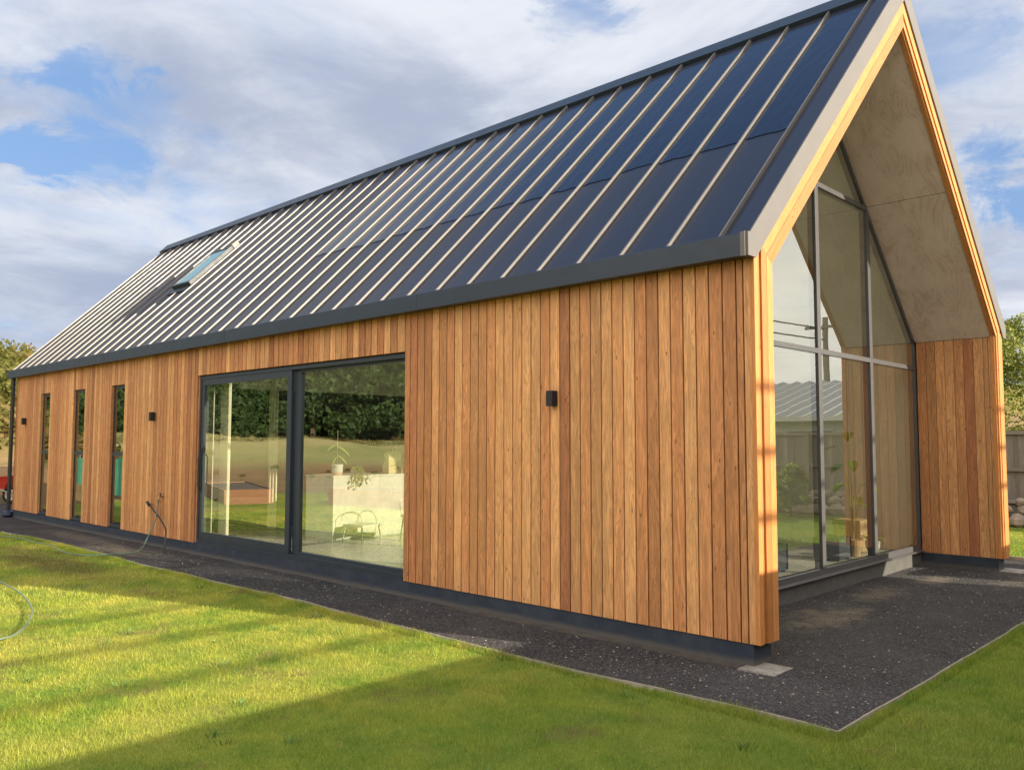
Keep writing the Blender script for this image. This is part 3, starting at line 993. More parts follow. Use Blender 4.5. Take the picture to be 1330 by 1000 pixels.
# ---- wall lamps
def lamp(x, z, w_=.080, h=.150, d=.088):
    mb = MB()
    mb.box(x - w_ / 2, x + w_ / 2, -d, -.012, z - h / 2, z + h / 2)
    e = mb.build('wall_lamp', M['black'], house)
    bv = e.modifiers.new('bevel', 'BEVEL'); bv.width = .003; bv.segments = 2
    q = MB(); q.box(x - w_ / 2 + .012, x + w_ / 2 - .012, -.0119, .0, z - h / 2 + .012, z + h / 2 - .012)
    q.build('mount', M['black'], e)
lamp(-2.12, 2.195); lamp(-11.31, 2.205); lamp(-18.28, 2.235)

# ---- skylight (stands proud of the roof)
def skp(x, y, h): return rp(x, y, h)
kf = MB()
def skbox(mb, x0, x1, y0, y1, h0, h1):
    A = [skp(x0, y0, h0), skp(x1, y0, h0), skp(x1, y1, h0), skp(x0, y1, h0)]
    mb.prism(A, tuple(nrm * (h1 - h0)))
skbox(kf, sk_x0, sk_x0 + .06, sk_y0, sk_y1, .001, .105); skbox(kf, sk_x1 - .06, sk_x1, sk_y0, sk_y1, .001, .105)
skbox(kf, sk_x0 + .06, sk_x1 - .06, sk_y0, sk_y0 + .045, .001, .104); skbox(kf, sk_x0 + .06, sk_x1 - .06, sk_y1 - .045, sk_y1, .001, .104)
sko = kf.build('skylight', M['metal'], house)
kg = MB(); skbox(kg, sk_x0 + .06, sk_x1 - .06, sk_y0 + .045, sk_y1 - .045, .085, .092)
mt, t, out = newmat('skylight glass')
principled(t, out, Base_Color=(0.06, 0.27, 0.33), Roughness=.08, Specular_IOR_Level=.5)
kg.build('skylight_glass', mt, sko)
kh = MB(); skbox(kh, sk_x1 - .09, sk_x1 + .02, sk_y1 + .005, sk_y1 + .12, .001, .12)
kh.build('flashing', M['seam'], sko)
ap = MB(); skbox(ap, sk_x0 - .02, sk_x1 + .02, sk_y0 - .12, sk_y0 - .002, .001, .03)
ap.build('apron', M['metal'], sko)

# ---- downpipe at the far corner
dp = MB()
dp.tube([(-LEN - .06, -.06, 3.26), (-LEN - .06, -.06, 3.1), (-LEN - .06, -.06, .12)], .045, 10)
dpo = dp.build('downpipe', M['downpipe'], house)
fn = MB(); fn.lathe([(.05, .16), (.13, .13), (.14, .05), (.09, .0), (.02, .0)], (-LEN - .06, -.06, .0), 14)
fn.build('drain_hopper', M['blue'], dpo)

# ------------------------------------------------------------------ ground
def hgt(x, y):
    d1 = max(0, -x - 24); d2 = max(0, -y - 12); d = math.hypot(d1, d2)
    h = .060 * max(0, d - 8)
    s_ = min(1, max(0, (d - 60) / 12)); s_ = s_ * s_ * (3 - 2 * s_)
    k = min(1, max(0, (y + 40) / 25)); k2 = min(1, max(0, (-y - 0) / 10))
    h += 1.2 * s_
    h += .03 * max(0, d - 72)
    # hillside behind the far gable
    t_ = min(1, max(0, (y + 12) / 9)); t_ = t_ * t_ * (3 - 2 * t_)
    hh = max(0, -x - 31)
    hill_ = min(5.6, .26 * hh) + .05 * max(0, hh - 26)
    bank = .9 * min(1, max(0, (-x - 24) / 3))
    h = h * (1 - t_) + t_ * (hill_ + bank)
    # gentle rise to the north
    h += .05 * max(0, y - 45)
    if d > 1 or hh > 1:
        h += (mnoise.noise(Vector((x * .06, y * .06, 1.3))) * 1.2 + mnoise.noise(Vector((x * .2, y * .2, 4.0))) * .35) * min(1, max(d, hh) / 25)
    return h - .02


def grid_axis(lo, hi, near_lo, near_hi, fine_, ratio=1.18):
    a = list(np.arange(near_lo, near_hi + .01, fine_))
    st = fine_; v = a[-1]
    while v < hi: st *= ratio; v += st; a.append(v)
    st = fine_; v = a[0]
    while v > lo: st *= ratio; v -= st; a.insert(0, v)
    return a
gxs = grid_axis(-1500, 1500, -110, 20, 2.0)
gys = grid_axis(-1500, 1500, -70, 50, 2.0)
gv = [(x, y, hgt(x, y)) for y in gys for x in gxs]
nx = len(gxs)
gf = [(j * nx + i, j * nx + i + 1, (j + 1) * nx + i + 1, (j + 1) * nx + i) for j in range(len(gys) - 1) for i in range(nx - 1)]
me = bpy.data.meshes.new('ground'); me.from_pydata(gv, [], gf); me.materials.append(M['ground'])
me.polygons.foreach_set('use_smooth', [True] * len(gf))
go = bpy.data.objects.new('ground', me); COL.objects.link(go); tag(go, kind='structure')

# gravel path: an L of fine dark gravel; its front edge wanders a little
def ey(x): return -1.03 + .03 * math.sin(x * .9) + .02 * math.sin(x * 2.3 + 1) - .05 * max(0, -x - 13) * .6
def ex(y): return 1.065 + .006 * math.sin(y * 1.1) + .004 * math.sin(y * 3 + .5)
gp = MB()
xs_ = list(np.arange(-27, 1.01, .25)) + [1.06]
def gz(x, y):
    edge = min(1, max(0, -y / .3)) if y < 0 else 1
    return -.004 + .012 * mnoise.noise(Vector((x * 1.3, y * 1.3, 0))) + .006 * mnoise.noise(Vector((x * 5, y * 5, 2)))
ysn = np.linspace(0, 1, 5)
for i in range(len(xs_) - 1):
    for j in range(4):
        q = []
        for X, t_ in ((xs_[i], ysn[j]), (xs_[i + 1], ysn[j]), (xs_[i + 1], ysn[j + 1]), (xs_[i], ysn[j + 1])):
            Y = ey(X) * (1 - t_) + .10 * t_
            q.append((X, Y, gz(X, Y)))
        gp.face(q, 0, None, True)
ys_ = list(np.arange(.10, 8.41, .2075))
xv = list(np.linspace(-1.25, 1.06, 12))
for i in range(len(ys_) - 1):
    for j in range(len(xv) - 1):
        q = []
        for X, Y in ((xv[j], ys_[i]), (xv[j + 1], ys_[i]), (xv[j + 1], ys_[i + 1]), (xv[j], ys_[i + 1])):
            if X > 1.05: X = ex(Y)
            q.append((X, Y, gz(X, Y)))
        gp.face(q, 0, None, True)
# behind and beyond the far end
for x0 in np.arange(-27, -19.0, .5):
    for y0 in np.arange(.1, 8.0, .79):
        q = [(x0, y0), (x0 + .5, y0), (x0 + .5, y0 + .79), (x0, y0 + .79)]
        gp.face([(a_, b_, gz(a_, b_)) for a_, b_ in q], 0, None, True)
for x0 in np.arange(-19.2, -1.2, .9):
    gp.face([(x0, WID - .1, 0), (x0 + .9, WID - .1, 0), (x0 + .9, 8.4, 0), (x0, 8.4, 0)], 0)
o = gp.build('gravel_path', M['gravel'], None); tag(o, kind='structure')

# timber edging strips
def edging(pts, name, label, w_=.011, z1=.012):
    mb = MB()
    for i in range(len(pts) - 1):
        a_, b_ = Vector((*pts[i], -.06)), Vector((*pts[i + 1], -.06))
        dd = (b_ - a_); side = Vector((-dd.y, dd.x, 0)).normalized() * w_
        za = z1 + random.uniform(-.004, .004)
        mb.board(a_, dd, side, (0, 0, .06 + za), .4)
    o_ = mb.build(name, M['edging'], None)
    tag(o_, label, 'edging')
edging([(x, ey(x)) for x in np.arange(-15.6, 1.02, .35)] + [(1.05, ey(1.03))], 'path_edging', 'pale weathered edging strip between the front lawn and the dark gravel')
edging([(ex(y), y) for y in np.arange(-1.0, 8.42, .35)], 'path_edging', 'straight pale edging strip beside the right lawn, running away from the near gravel corner')
edging([(x, 8.42) for x in np.arange(1.05, -20, -.9)], 'path_edging', 'dark edging board behind the house in front of the sunny back lawn', .03, .05)

# concrete footing pads at the foot of the fins
def pad(x0, x1, y0, y1, nm='footing_strip'):
    mb = MB(); n_ = 40
    top = []
    poly = []
    for k in range(n_): poly.append((x0 + (x1 - x0) * k / n_, y0 + random.uniform(-.006, .006)))
    for k in range(6): poly.append((x1 + random.uniform(-.004, .004), y0 + (y1 - y0) * k / 6))
    for k in range(n_): poly.append((x1 + (x0 - x1) * k / n_, y1))
    mb.prism([(p, q, -.03) for p, q in poly], (0, 0, .036))
    return mb
f1 = pad(-.12, .19, -.13, .19); o = f1.build('concrete_footing', M['concrete'])
tag(o, 'rough pale concrete footing pad under the near front corner of the house', 'footing')
f3 = pad(-3.6, -.13, -.10, .05, 'x'); o = f3.build('footing_ledge', M['ledge'])
tag(o, 'thin brown stained footing ledge along the bottom of the plinth', 'footing')
f2 = pad(-.20, .23, WID - .30, WID + .14); o = f2.build('concrete_footing', M['concrete'])
tag(o, 'pale concrete footing under the far right fin of the gable', 'footing')

# loose pebbles on the gravel
pb_ = MB()
def pebble(x, y, s_):
    h = gz(x, y)
    a0 = random.random() * 6
    top = Vector((x, y, h + s_ * .8)); ring = [Vector((x + math.cos(a0 + k * 1.257) * s_ * random.uniform(.7, 1.2), y + math.sin(a0 + k * 1.257) * s_ * random.uniform(.7, 1.2), h + s_ * .15)) for k in range(5)]
    r_ = random.random()
    for k in range(5): pb_.face([ring[k], ring[(k + 1) % 5], top], r_)
for _ in range(15000):
    if random.random() < .55: x, y = random.uniform(-1.0, 1.0), random.uniform(-.95, 8.3)
    else: x, y = random.uniform(-12, 1.0), random.uniform(-.98, -.02)
    if -1.06 < x < -.04 and (-.02 < y < .3 or y > WID - .3) : continue
    if x < -1.05 and y > 0: continue
    pebble(x, y, random.choice([.003, .004, .004, .005, .006, .007, .011]))
mt, t, out = newmat('pebbles')
at = t.n('ShaderNodeAttribute', attribute_name='rnd').outputs['Fac']
principled(t, out, Base_Color=t.mix(t.ramp(at, .75, 1.0), t.mix(at, (0.03, 0.03, 0.033), (0.13, 0.125, 0.12)), (0.32, 0.30, 0.28)), Roughness=.9)
o = pb_.build('pebbles', mt); tag(o, 'loose grey and white pebbles scattered over the dark gravel', 'pebbles', kind='stuff')

# ------------------------------------------------------------------ grass blades (numpy, one object)
def blades(n, x0, x1, y0, y1, hmin, hmax, wd, cond):
    x = rng.uniform(x0, x1, n); y = rng.uniform(y0, y1, n)
    k = cond(x, y); x, y = x[k], y[k]
    return np.stack([x, y, rng.uniform(hmin, hmax, len(x)), np.full(len(x), wd)], 1)
eyv = np.vectorize(ey)
B = []
front = lambda x, y: y < eyv(x) - .012
dist = lambda x, y: np.hypot(x - CAMPOS.x, y - CAMPOS.y)
B.append(blades(210000, -4.5, 3.0, -5.4, -1.0, .012, .042, .0036, lambda x, y: front(x, y) & (dist(x, y) < 6.5) & (dist(x, y) > 2.2)))
B.append(blades(170000, -9, 3.2, -6.5, -1.0, .014, .044, .0050, lambda x, y: front(x, y) & (dist(x, y) >= 6.2) & (dist(x, y) < 11)))
B.append(blades(90000, -17, -4, -8.5, -1.0, .02, .05, .009, lambda x, y: front(x, y) & (dist(x, y) >= 10.5)))
B.append(blades(100000, 1.09, 3.4, -1.6, 8.4, .018, .045, .0055, lambda x, y: (x > 1.095)))
B.append(blades(50000, -4.5, 5.5, 8.47, 13.6, .02, .05, .011, lambda x, y: x > -99))
# tufts that lean over the edging
B.append(blades(26000, -15, 1.1, -1.14, -1.0, .025, .06, .005, lambda x, y: (y < eyv(x) + .006 + .012 * np.sin(x * 9) * np.sin(x * 2.3))))
B.append(blades(16000, 1.06, 1.14, -1.1, 8.4, .025, .055, .005, lambda x, y: x > 1.072 - .012 * np.sin(y * 8) * np.sin(y * 1.7)))
A_ = np.concatenate(B)
n = len(A_)
th = rng.uniform(0, 2 * np.pi, n); ln = rng.uniform(.1, .9, n) * A_[:, 2]
la = rng.uniform(0, 2 * np.pi, n)
clump = 1.0 + .35 * np.sin(A_[:, 0] * 7.3 + np.sin(A_[:, 1] * 5.1) * 2) * np.sin(A_[:, 1] * 8.7 + np.sin(A_[:, 0] * 4.3))
hz = A_[:, 2] * clump
wx, wy = np.cos(th) * A_[:, 3] / 2, np.sin(th) * A_[:, 3] / 2
zb_ = -.022
v = np.zeros((n, 3, 3), np.float32)
v[:, 0] = np.stack([A_[:, 0] - wx, A_[:, 1] - wy, np.full(n, zb_)], 1)
v[:, 1] = np.stack([A_[:, 0] + wx, A_[:, 1] + wy, np.full(n, zb_)], 1)
v[:, 2] = np.stack([A_[:, 0] + np.cos(la) * ln, A_[:, 1] + np.sin(la) * ln, zb_ + hz], 1)


def tri_mesh(name, v, rnd, mat, parent=None, smooth=False):
    n = len(v)
    me = bpy.data.meshes.new(name)
    me.vertices.add(n * 3); me.vertices.foreach_set('co', v.astype(np.float32).ravel())
    me.loops.add(n * 3); me.loops.foreach_set('vertex_index', np.arange(n * 3, dtype=np.int32))
    me.polygons.add(n); me.polygons.foreach_set('loop_start', np.arange(0, n * 3, 3, dtype=np.int32))
    try: me.polygons.foreach_set('loop_total', np.full(n, 3, dtype=np.int32))
    except Exception: pass
    at = me.attributes.new('rnd', 'FLOAT', 'FACE'); at.data.foreach_set('value', rnd.astype(np.float32))
    me.materials.append(mat); me.update(calc_edges=True)
    o = bpy.data.objects.new(name, me); COL.objects.link(o)
    if parent is not None: o.parent = parent
    return o
o = tri_mesh('grass', v, rng.random(n), M['grass'])
tag(o, 'short mown lawn grass, yellow green in the sun', 'grass', kind='stuff')

# weeds and fallen leaves on the lawn
W_ = []
for _ in range(45):
    x, y = random.uniform(-8, 3), random.uniform(-5.3, -1.1)
    if y > ey(min(x, 1)) - .02: continue
    k_ = random.randint(10, 26); rr = random.uniform(.03, .10)
    a_ = rng.uniform(0, 6.283, k_); q = rng.random(k_) * rr
    px_, py_ = x + np.cos(a_) * q, y + np.sin(a_) * q
    hh_ = rng.uniform(.03, .055, k_); wd_2 = .0045
    t1 = rng.uniform(0, 6.283, k_)
    vv = np.zeros((k_, 3, 3))
    vv[:, 0] = np.stack([px_ - np.cos(t1) * wd_2, py_ - np.sin(t1) * wd_2, np.full(k_, -.02)], 1)
    vv[:, 1] = np.stack([px_ + np.cos(t1) * wd_2, py_ + np.sin(t1) * wd_2, np.full(k_, -.02)], 1)
    vv[:, 2] = np.stack([px_ + np.cos(a_) * .035, py_ + np.sin(a_) * .035, hh_ - .015], 1)
    W_.append(vv)
W_ = np.concatenate(W_)
M['weed'] = plain('dark weed', (0.11, 0.20, 0.04), .6, var=.3)
o = tri_mesh('lawn_weeds', W_, rng.random(len(W_)), M['weed']); tag(o, 'darker clumps of coarse grass dotted over the lawn', 'weeds', kind='stuff')
lf_ = MB()
for _ in range(260):
    x, y = random.uniform(-9, 3), random.uniform(-5.3, .2) if random.random() < .9 else random.uniform(0, 8)
    if y > 0 and (x < .1 or x > 3): continue
    on_path = y > ey(min(x, 1)) and x < 1.06
    if y > -.03 and x < .02: continue
    z_ = .006 if on_path else .012
    s_ = random.uniform(.006, .016); a_ = random.random() * 6.28
    u_ = Vector((math.cos(a_), math.sin(a_), random.uniform(-.2, .3))); v_ = Vector((-math.sin(a_), math.cos(a_), random.uniform(-.3, .3)))
    c_ = Vector((x, y, z_))
    lf_.face([c_ - u_ * s_, c_ - v_ * s_ * .5, c_ + u_ * s_, c_ + v_ * s_ * .5 + Vector((0, 0, s_ * .3))])
M['deadleaf'] = plain('dead leaf', (0.20, 0.10, 0.045), .8, var=.5, scale=2)
o = lf_.build('fallen_leaves', M['deadleaf']); tag(o, 'small brown fallen leaves scattered on lawn and path', 'leaves', kind='stuff')

# ------------------------------------------------------------------ foliage helper
def leafcloud(centres, radii, per, size, flat=.8, shell=.45):
    """triangular leaf clumps scattered in blobs"""
    C_ = np.asarray(centres); n = per * len(C_)
    idx = np.repeat(np.arange(len(C_)), per)
    d = rng.normal(size=(n, 3)); d /= np.linalg.norm(d, axis=1)[:, None]
    rr = (shell + (1 - shell) * rng.random(n) ** .6)[:, None] * np.asarray(radii)[idx][:, None]
    p = C_[idx] + d * rr * np.array([1, 1, flat])
    a = rng.normal(size=(n, 3)); a /= np.linalg.norm(a, axis=1)[:, None]
    b = np.cross(a, d + rng.normal(size=(n, 3)) * .7); b /= np.linalg.norm(b, axis=1)[:, None] + 1e-9
    s_ = size * rng.uniform(.5, 1.3, n)[:, None]
    v = np.stack([p - a * s_ * .5, p + a * s_ * .5, p + b * s_ * 1.1], 1)
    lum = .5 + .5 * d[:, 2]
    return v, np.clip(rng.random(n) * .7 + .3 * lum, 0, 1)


def make_tree(name, loc, height, rad, blobs, per, leaf, mat, label, cat='tree', group=None, seed=1, conical=0.0, trunk_r=.16, low=.35):
    r_ = np.random.default_rng(seed)
    root = tag(empty(name, loc), label, cat, group)
    cs, rs = [], []
    limbs = []
    for k in range(blobs):
        t_ = r_.random() ** .8
        h = height * (low + (1 - low) * t_)
        rr_ = rad * (1 - conical * t_) * (1 - .55 * t_ ** 3)
        a = r_.random() * 6.283; q = rr_ * r_.random() ** .5
        cs.append((loc[0] + math.cos(a) * q, loc[1] + math.sin(a) * q, loc[2] + h - rad * .15))
        rs.append(rad * r_.uniform(.20, .40))
    v, rn = leafcloud(cs, rs, per, leaf, .75)
    cr = tri_mesh('crown', v - np.array(loc, dtype=np.float32), rn, mat, root)
    tb = MB()
    H = height
    tb.tube([(0, 0, -.3), (.03 * H * .3, 0, H * .25), (-.02 * H * .3, .02 * H, H * .55), (.0, .0, H * .85)], [trunk_r * 1.3, trunk_r, trunk_r * .7, trunk_r * .2], 8)
    for k in range(0, blobs, max(1, blobs // 9)):
        c_ = Vector(cs[k]) - Vector(loc)
        tb.tube([(0, 0, max(.2, c_.z * .45)), (c_.x * .5, c_.y * .5, c_.z * .75), tuple(c_)], [trunk_r * .5, trunk_r * .3, trunk_r * .1], 6)
    tr_ = tb.build('trunk', M['bark'])
    tr_.parent = root
    return root

# tree behind the back fence on the right
make_tree('wattle_tree', (-3.1, 17.2, 0), 5.35, 2.3, 60, 900, .060, M['wattle'], 'feathery yellow green tree rising behind the grey paling fence at right', seed=5, low=.30, trunk_r=.12)

# pines on the far side of the field (mirrored in the door glass)
cs, rs = [], []; tb = MB()
for az in np.arange(-76, -36, 1.45):
    for ring in (0, 1, 2):
        rr_ = 84 + 9 * ring + random.uniform(-2.5, 2.5); a_ = R(az + random.uniform(-.7, .7))
        X, Y = 3.3 + rr_ * math.sin(a_), 6.2 - rr_ * math.cos(a_)
        left = az < -57.5
        k_ = random.uniform(.75, 1.1) * (.62 if left and ring == 0 else .85 if left else 1.0)
        H_, rad_ = ((5.6, 3.8) if left else (12.5, 5.2)); H_ *= k_; rad_ *= k_
        z0 = hgt(X, Y) - .2
        for q in range(46):
            t_ = random.random() ** .8; a2 = random.random() * 6.283
            r2_ = rad_ * (1 - .45 * t_) * (1 - .5 * t_ ** 3) * random.random() ** .5
            cs.append((X + math.cos(a2) * r2_, Y + math.sin(a2) * r2_, z0 + H_ * (.07 + .93 * t_) - rad_ * .12)); rs.append(rad_ * random.uniform(.18, .36))
        tb.tube([(X, Y, z0), (X, Y, z0 + H_ * .8)], [.2, .05], 5)
v, rn = leafcloud(cs, rs, 130, .42, .75)
wood = tri_mesh('pine_wood', v, rn, M['pine'])
tag(wood, 'dark pine wood closing the far side of the field, mirrored in the door glass', 'wood', kind='stuff')
tb.build('trunks', M['bark'], wood)

# scrub covering the hillside behind the far gable
cs, rs = [], []
for _ in range(2400):
    x = -33 - random.random() ** 1.3 * 62; y = random.uniform(-9, 42)
    s_ = random.uniform(.5, 1.25)
    cs.append((x, y, hgt(x, y) + s_ * .35)); rs.append(s_)
v, rn = leafcloud(cs, rs, 60, .22, .75, .6)
o = tri_mesh('hillside_scrub', v, rn, M['scrub'])
tag(o, 'yellow green scrub covering the hillside beyond the far end of the house', 'scrub', kind='stuff')
cs, rs = [], []
for _ in range(500):
    az = R(random.uniform(-78, -38)); rr_ = random.uniform(66, 82) if random.random() < .7 else random.uniform(30, 46)
    X, Y = 3.3 + rr_ * math.sin(az), 6.2 - rr_ * math.cos(az)
    if Y > -14: continue
    s_ = random.uniform(.25, .8) * (.35 if rr_ < 60 else 1)
    cs.append((X, Y, hgt(X, Y) + s_ * .2)); rs.append(s_)
v, rn = leafcloud(cs, rs, 90, .07, .6, .5)
o = tri_mesh('rough_tussock', v, rn, M['scrub'])
tag(o, 'tussock and low bushes on the rough bank across the field', 'tussock', kind='stuff')

# ------------------------------------------------------------------ things on the lawn side
def smooth_path(pts, sub=8):
    pts = [Vector(p) for p in pts]; out = []
    for i in range(len(pts) - 1):
        p0, p1, p2, p3 = pts[max(i - 1, 0)], pts[i], pts[i + 1], pts[min(i + 2, len(pts) - 1)]
        for k in range(sub):
            t_ = k / sub
            out.append(.5 * ((2 * p1) + (p2 - p0) * t_ + (2 * p0 - 5 * p1 + 4 * p2 - p3) * t_ ** 2 + (3 * p1 - p0 - 3 * p2 + p3) * t_ ** 3))
    out.append(pts[-1]); return out
gr = .035
hose = tag(empty('garden_hose', (-10.5, -1.2, 0)), 'thin green garden hose looping from the wall tap over the front lawn', 'hose')
pts = [(-10.87, -.07, .80), (-10.86, -.09, .72), (-10.80, -.16, .45), (-10.68, -.35, .15), (-10.55, -.5, .03), (-10.41, -.72, .02), (-10.36, -.95, .03), (-10.43, -1.32, gr), (-10.74, -1.46, gr)]
hb = MB(); hb.tube(smooth_path(pts), .011, 7); hb.build('upper_length', M['hose'], hose)
pts = [(-10.74, -1.46, gr), (-11.45, -1.43, gr), (-12.1, -1.30, gr), (-12.9, -1.33, gr), (-13.78, -1.33, gr), (-14.5, -1.6, gr), (-15.0, -2.3, gr), (-14.2, -2.9, gr), (-12, -2.75, gr), (-10, -2.9, gr), (-8.71, -2.98, gr), (-7.74, -3.05, gr), (-7.19, -3.13, gr), (-6.48, -3.27, gr), (-5.89, -3.47, gr), (-5.41, -3.69, gr), (-5.2, -3.93, gr), (-5.3, -4.5, gr), (-6, -5.2, gr), (-7, -6, gr)]
hb = MB(); hb.tube(smooth_path(pts), .0095, 7); hb.build('lawn_length', M['hosepale'], hose)

tap = tag(empty('garden_tap', (-10.87, 0, .83)), 'small brass tap on the cladding left of the sliding door', 'tap')
tb = MB(); tb.tube([(-10.87, .0, .85), (-10.87, -.07, .85), (-10.87, -.085, .80)], .014, 8); tb.build('spout', M['tapmetal'], tap)
tb = MB(); tb.tube([(-10.87, -.05, .85), (-10.87, -.05, .90)], .008, 6); tb.box(-10.91, -10.83, -.058, -.042, .895, .905); tb.build('handle', M['black'], tap)
tb = MB(); tb.lathe([(.022, 0), (.022, .05), (.012, .06)], (-10.87, -.085, .75), 10); tb.build('hose_connector', M['tapmetal'], tap)
wd_ = tag(empty('loose_cable', (-10.3, -.3, 0)), 'stiff black pipe bending out of the gravel towards the wall, crossing the hose', 'pipe')
tb = MB(); tb.tube(smooth_path([(-10.10, -.30, -.05), (-10.12, -.28, .18), (-10.25, -.22, .36), (-10.65, -.14, .50), (-11.05, -.10, .64), (-11.25, -.08, .70)]), .013, 7)
tb.build('pipe', M['black'], wd_)
tb = MB(); tb.tube([(-11.22, -.083, .69), (-11.34, -.07, .735)], .026, 8); tb.build('end_cap', M['black'], wd_)

# raised timber planters on the field side (mirrored in the door)
def planter(cx, cy, rz, lx, ly, h, label):
    root = tag(empty('raised_planter', (cx, cy, 0)), label, 'planter', 'timber planters at the end of the lawn')
    c, s_ = math.cos(rz), math.sin(rz)
    T = lambda a_, b_: Vector((cx + a_ * c - b_ * s_, cy + a_ * s_ + b_ * c, 0))
    mb = MB()
    for lvl in range(2):
        z0 = -.02 + lvl * h / 2 + .002
        for (a0, b0, a1, b1) in ((-lx / 2, -ly / 2, lx / 2, -ly / 2), (-lx / 2, ly / 2 - .05, lx / 2, ly / 2 - .05)):
            p, q = T(a0, b0), T(a1, b1); d_ = Vector((-s_, c, 0)) * .05
            p.z = z0; q.z = z0
            mb.board(p, q - p, d_, (0, 0, h / 2 - .004))
        for a0 in (-lx / 2, lx / 2 - .05):
            p, q = T(a0, -ly / 2 + .051), T(a0, ly / 2 - .051); d_ = Vector((c, s_, 0)) * .05
            p.z = z0; q.z = z0
            mb.board(p, q - p, d_, (0, 0, h / 2 - .004))
    mb.build('timber_side', M['sleeper'], root)
    mb = MB(); P_ = [T(-lx / 2 + .051, -ly / 2 + .051), T(lx / 2 - .051, -ly / 2 + .051), T(lx / 2 - .051, ly / 2 - .051), T(-lx / 2 + .051, ly / 2 - .051)]
    for p in P_: p.z = .05
    mb.prism(P_, (0, 0, h - .1)); mb.build('soil', M['bark'], root)
    return root
planter(-21.6, -6.9, R(20), 5.2, 1.4, .42, 'long low timber planter mirrored in the sliding panel')
planter(-15.6, -8.2, R(-8), 3.6, 1.3, .48, 'shorter timber planter mirrored in the fixed door glass')

wbk = tag(empty('windbreak_screen', (-21, -3.4, 0)), 'green shade cloth windbreak mirrored in the slit windows', 'windbreak')
mb = MB(); pv_ = None
for i in range(41):
    t_ = i / 40; p = Vector((-26.8 + 3.5 * t_, -3.3 - .8 * t_ + .03 * math.sin(t_ * 40), 0))
    q = (p + Vector((0, 0, .12)), p + Vector((0, 0, 1.28 + .03 * math.cos(t_ * 25))))
    if pv_: mb.face([pv_[0], q[0], q[1], pv_[1]], 0, None, True)
    pv_ = q
mb.build('cloth', M['teal'], wbk)
for i in range(4):
    t_ = i / 3; q = MB(); q.tube([(-26.8 + 3.5 * t_, -3.36 - .8 * t_, -.1), (-26.8 + 3.5 * t_, -3.36 - .8 * t_, 1.4)], .03, 6); q.build('post', M['polewood'], wbk)

# wheelbarrow at the far left
wb = tag(empty('wheelbarrow', (-23.9, 1.1, 0)), 'red wheelbarrow with a pale wheel parked beyond the far corner of the house', 'wheelbarrow')
mb = MB()
X0, Y0 = -23.9, 1.25
def TT(u_, v_, z_):   # u towards the camera right, v depth
    d_ = Vector((.72, .694, 0)); e_ = Vector((-.694, .72, 0))
    return Vector((X0, Y0, 0)) + d_ * u_ + e_ * v_ + Vector((0, 0, z_))
low = [TT(-.65, -.18, .42), TT(-.05, -.18, .42), TT(-.05, .18, .42), TT(-.65, .18, .42)]
top = [TT(-.95, -.34, .72), TT(.22, -.30, .80), TT(.22, .30, .80), TT(-.95, .34, .72)]
for i in range(4):
    j = (i + 1) % 4; mb.face([low[i], low[j], top[j], top[i]])
mb.face(low[::-1])
tray = mb.build('tray', M['redpaint'], wb); s_m = tray.modifiers.new('sol', 'SOLIDIFY'); s_m.thickness = .012
rimo = MB()
cw = TT(.05, 0, .24)
for ring_r, th_, nm_, mt_ in ((.235, .035, 'tyre', 'rubber'), (.16, .03, 'rim', 'rim')):
    q = MB(); ps = []
    for k in range(25):
        a_ = 2 * math.pi * k / 24
        ps.append(cw + Vector((.72, .694, 0)) * math.cos(a_) * (ring_r - .03) + Vector((0, 0, 1)) * math.sin(a_) * (ring_r - .03))
    q.tube(ps, th_, 8, cap=False)
    if nm_ == 'rim':
        for k in range(6):
            a_ = math.pi * k / 3
            q.tube([cw, cw + Vector((.72, .694, 0)) * math.cos(a_) * .14 + Vector((0, 0, 1)) * math.sin(a_) * .14], .012, 6)
    q.build(nm_, M[mt_], wb)
for sgn in (-1, 1):
    q = MB(); q.tube([TT(.15, sgn * .06, .24), TT(-.1, sgn * .16, .40), TT(-1.5, sgn * .3, .62)], .016, 6); q.build('handle', M['rim'], wb)
    q = MB(); q.tube([TT(-.75, sgn * .22, .45), TT(-.8, sgn * .26, .0), TT(-.95, sgn * .26, .0), TT(-1.0, sgn * .25, .53)], .014, 6); q.build('leg', M['rim'], wb)

# ------------------------------------------------------------------ back fence, stone wall, shrubs
def paling_fence(p0, p1, z1, label, rails=True, side=-1):
    p0, p1 = Vector((*p0, 0)), Vector((*p1, 0)); d_ = (p1 - p0); L = d_.length; d_.normalize(); nrm_ = Vector((-d_.y, d_.x, 0)) * -side
    root = tag(empty('paling_fence', tuple(p0)), label, 'fence')
    mb = MB(); s_ = 0
    while s_ < L:
        wd = random.uniform(.095, .105); off = random.uniform(-.004, .004) + (.008 if int(s_ * 10) % 2 else 0)
        mb.board(p0 + d_ * s_ + nrm_ * off + Vector((0, 0, .1)), (0, 0, z1 - .1 + random.uniform(-.012, .012)), d_ * (wd - .004), nrm_ * .015)
        s_ += wd
    mb.build('palings', M['oldwood'], root)
    for z in (.45, 1.15, z1 - .07):
        q = MB(); q.board(p0 + Vector((0, 0, z)) - nrm_ * .055, d_ * L, (0, 0, .075), nrm_ * .045); q.build('rail', M['oldwood'], root)
    s_ = .2
    while s_ < L:
        q = MB(); q.board(p0 + d_ * s_ - nrm_ * .13 + Vector((0, 0, -.1)), (0, 0, z1 + .12), d_ * .09, nrm_ * .07); q.build('post', M['oldwood'], root)
        s_ += 2.4
paling_fence((-8, 14.9), (9.5, 14.9), 2.03, 'weathered grey paling fence across the back lawn')

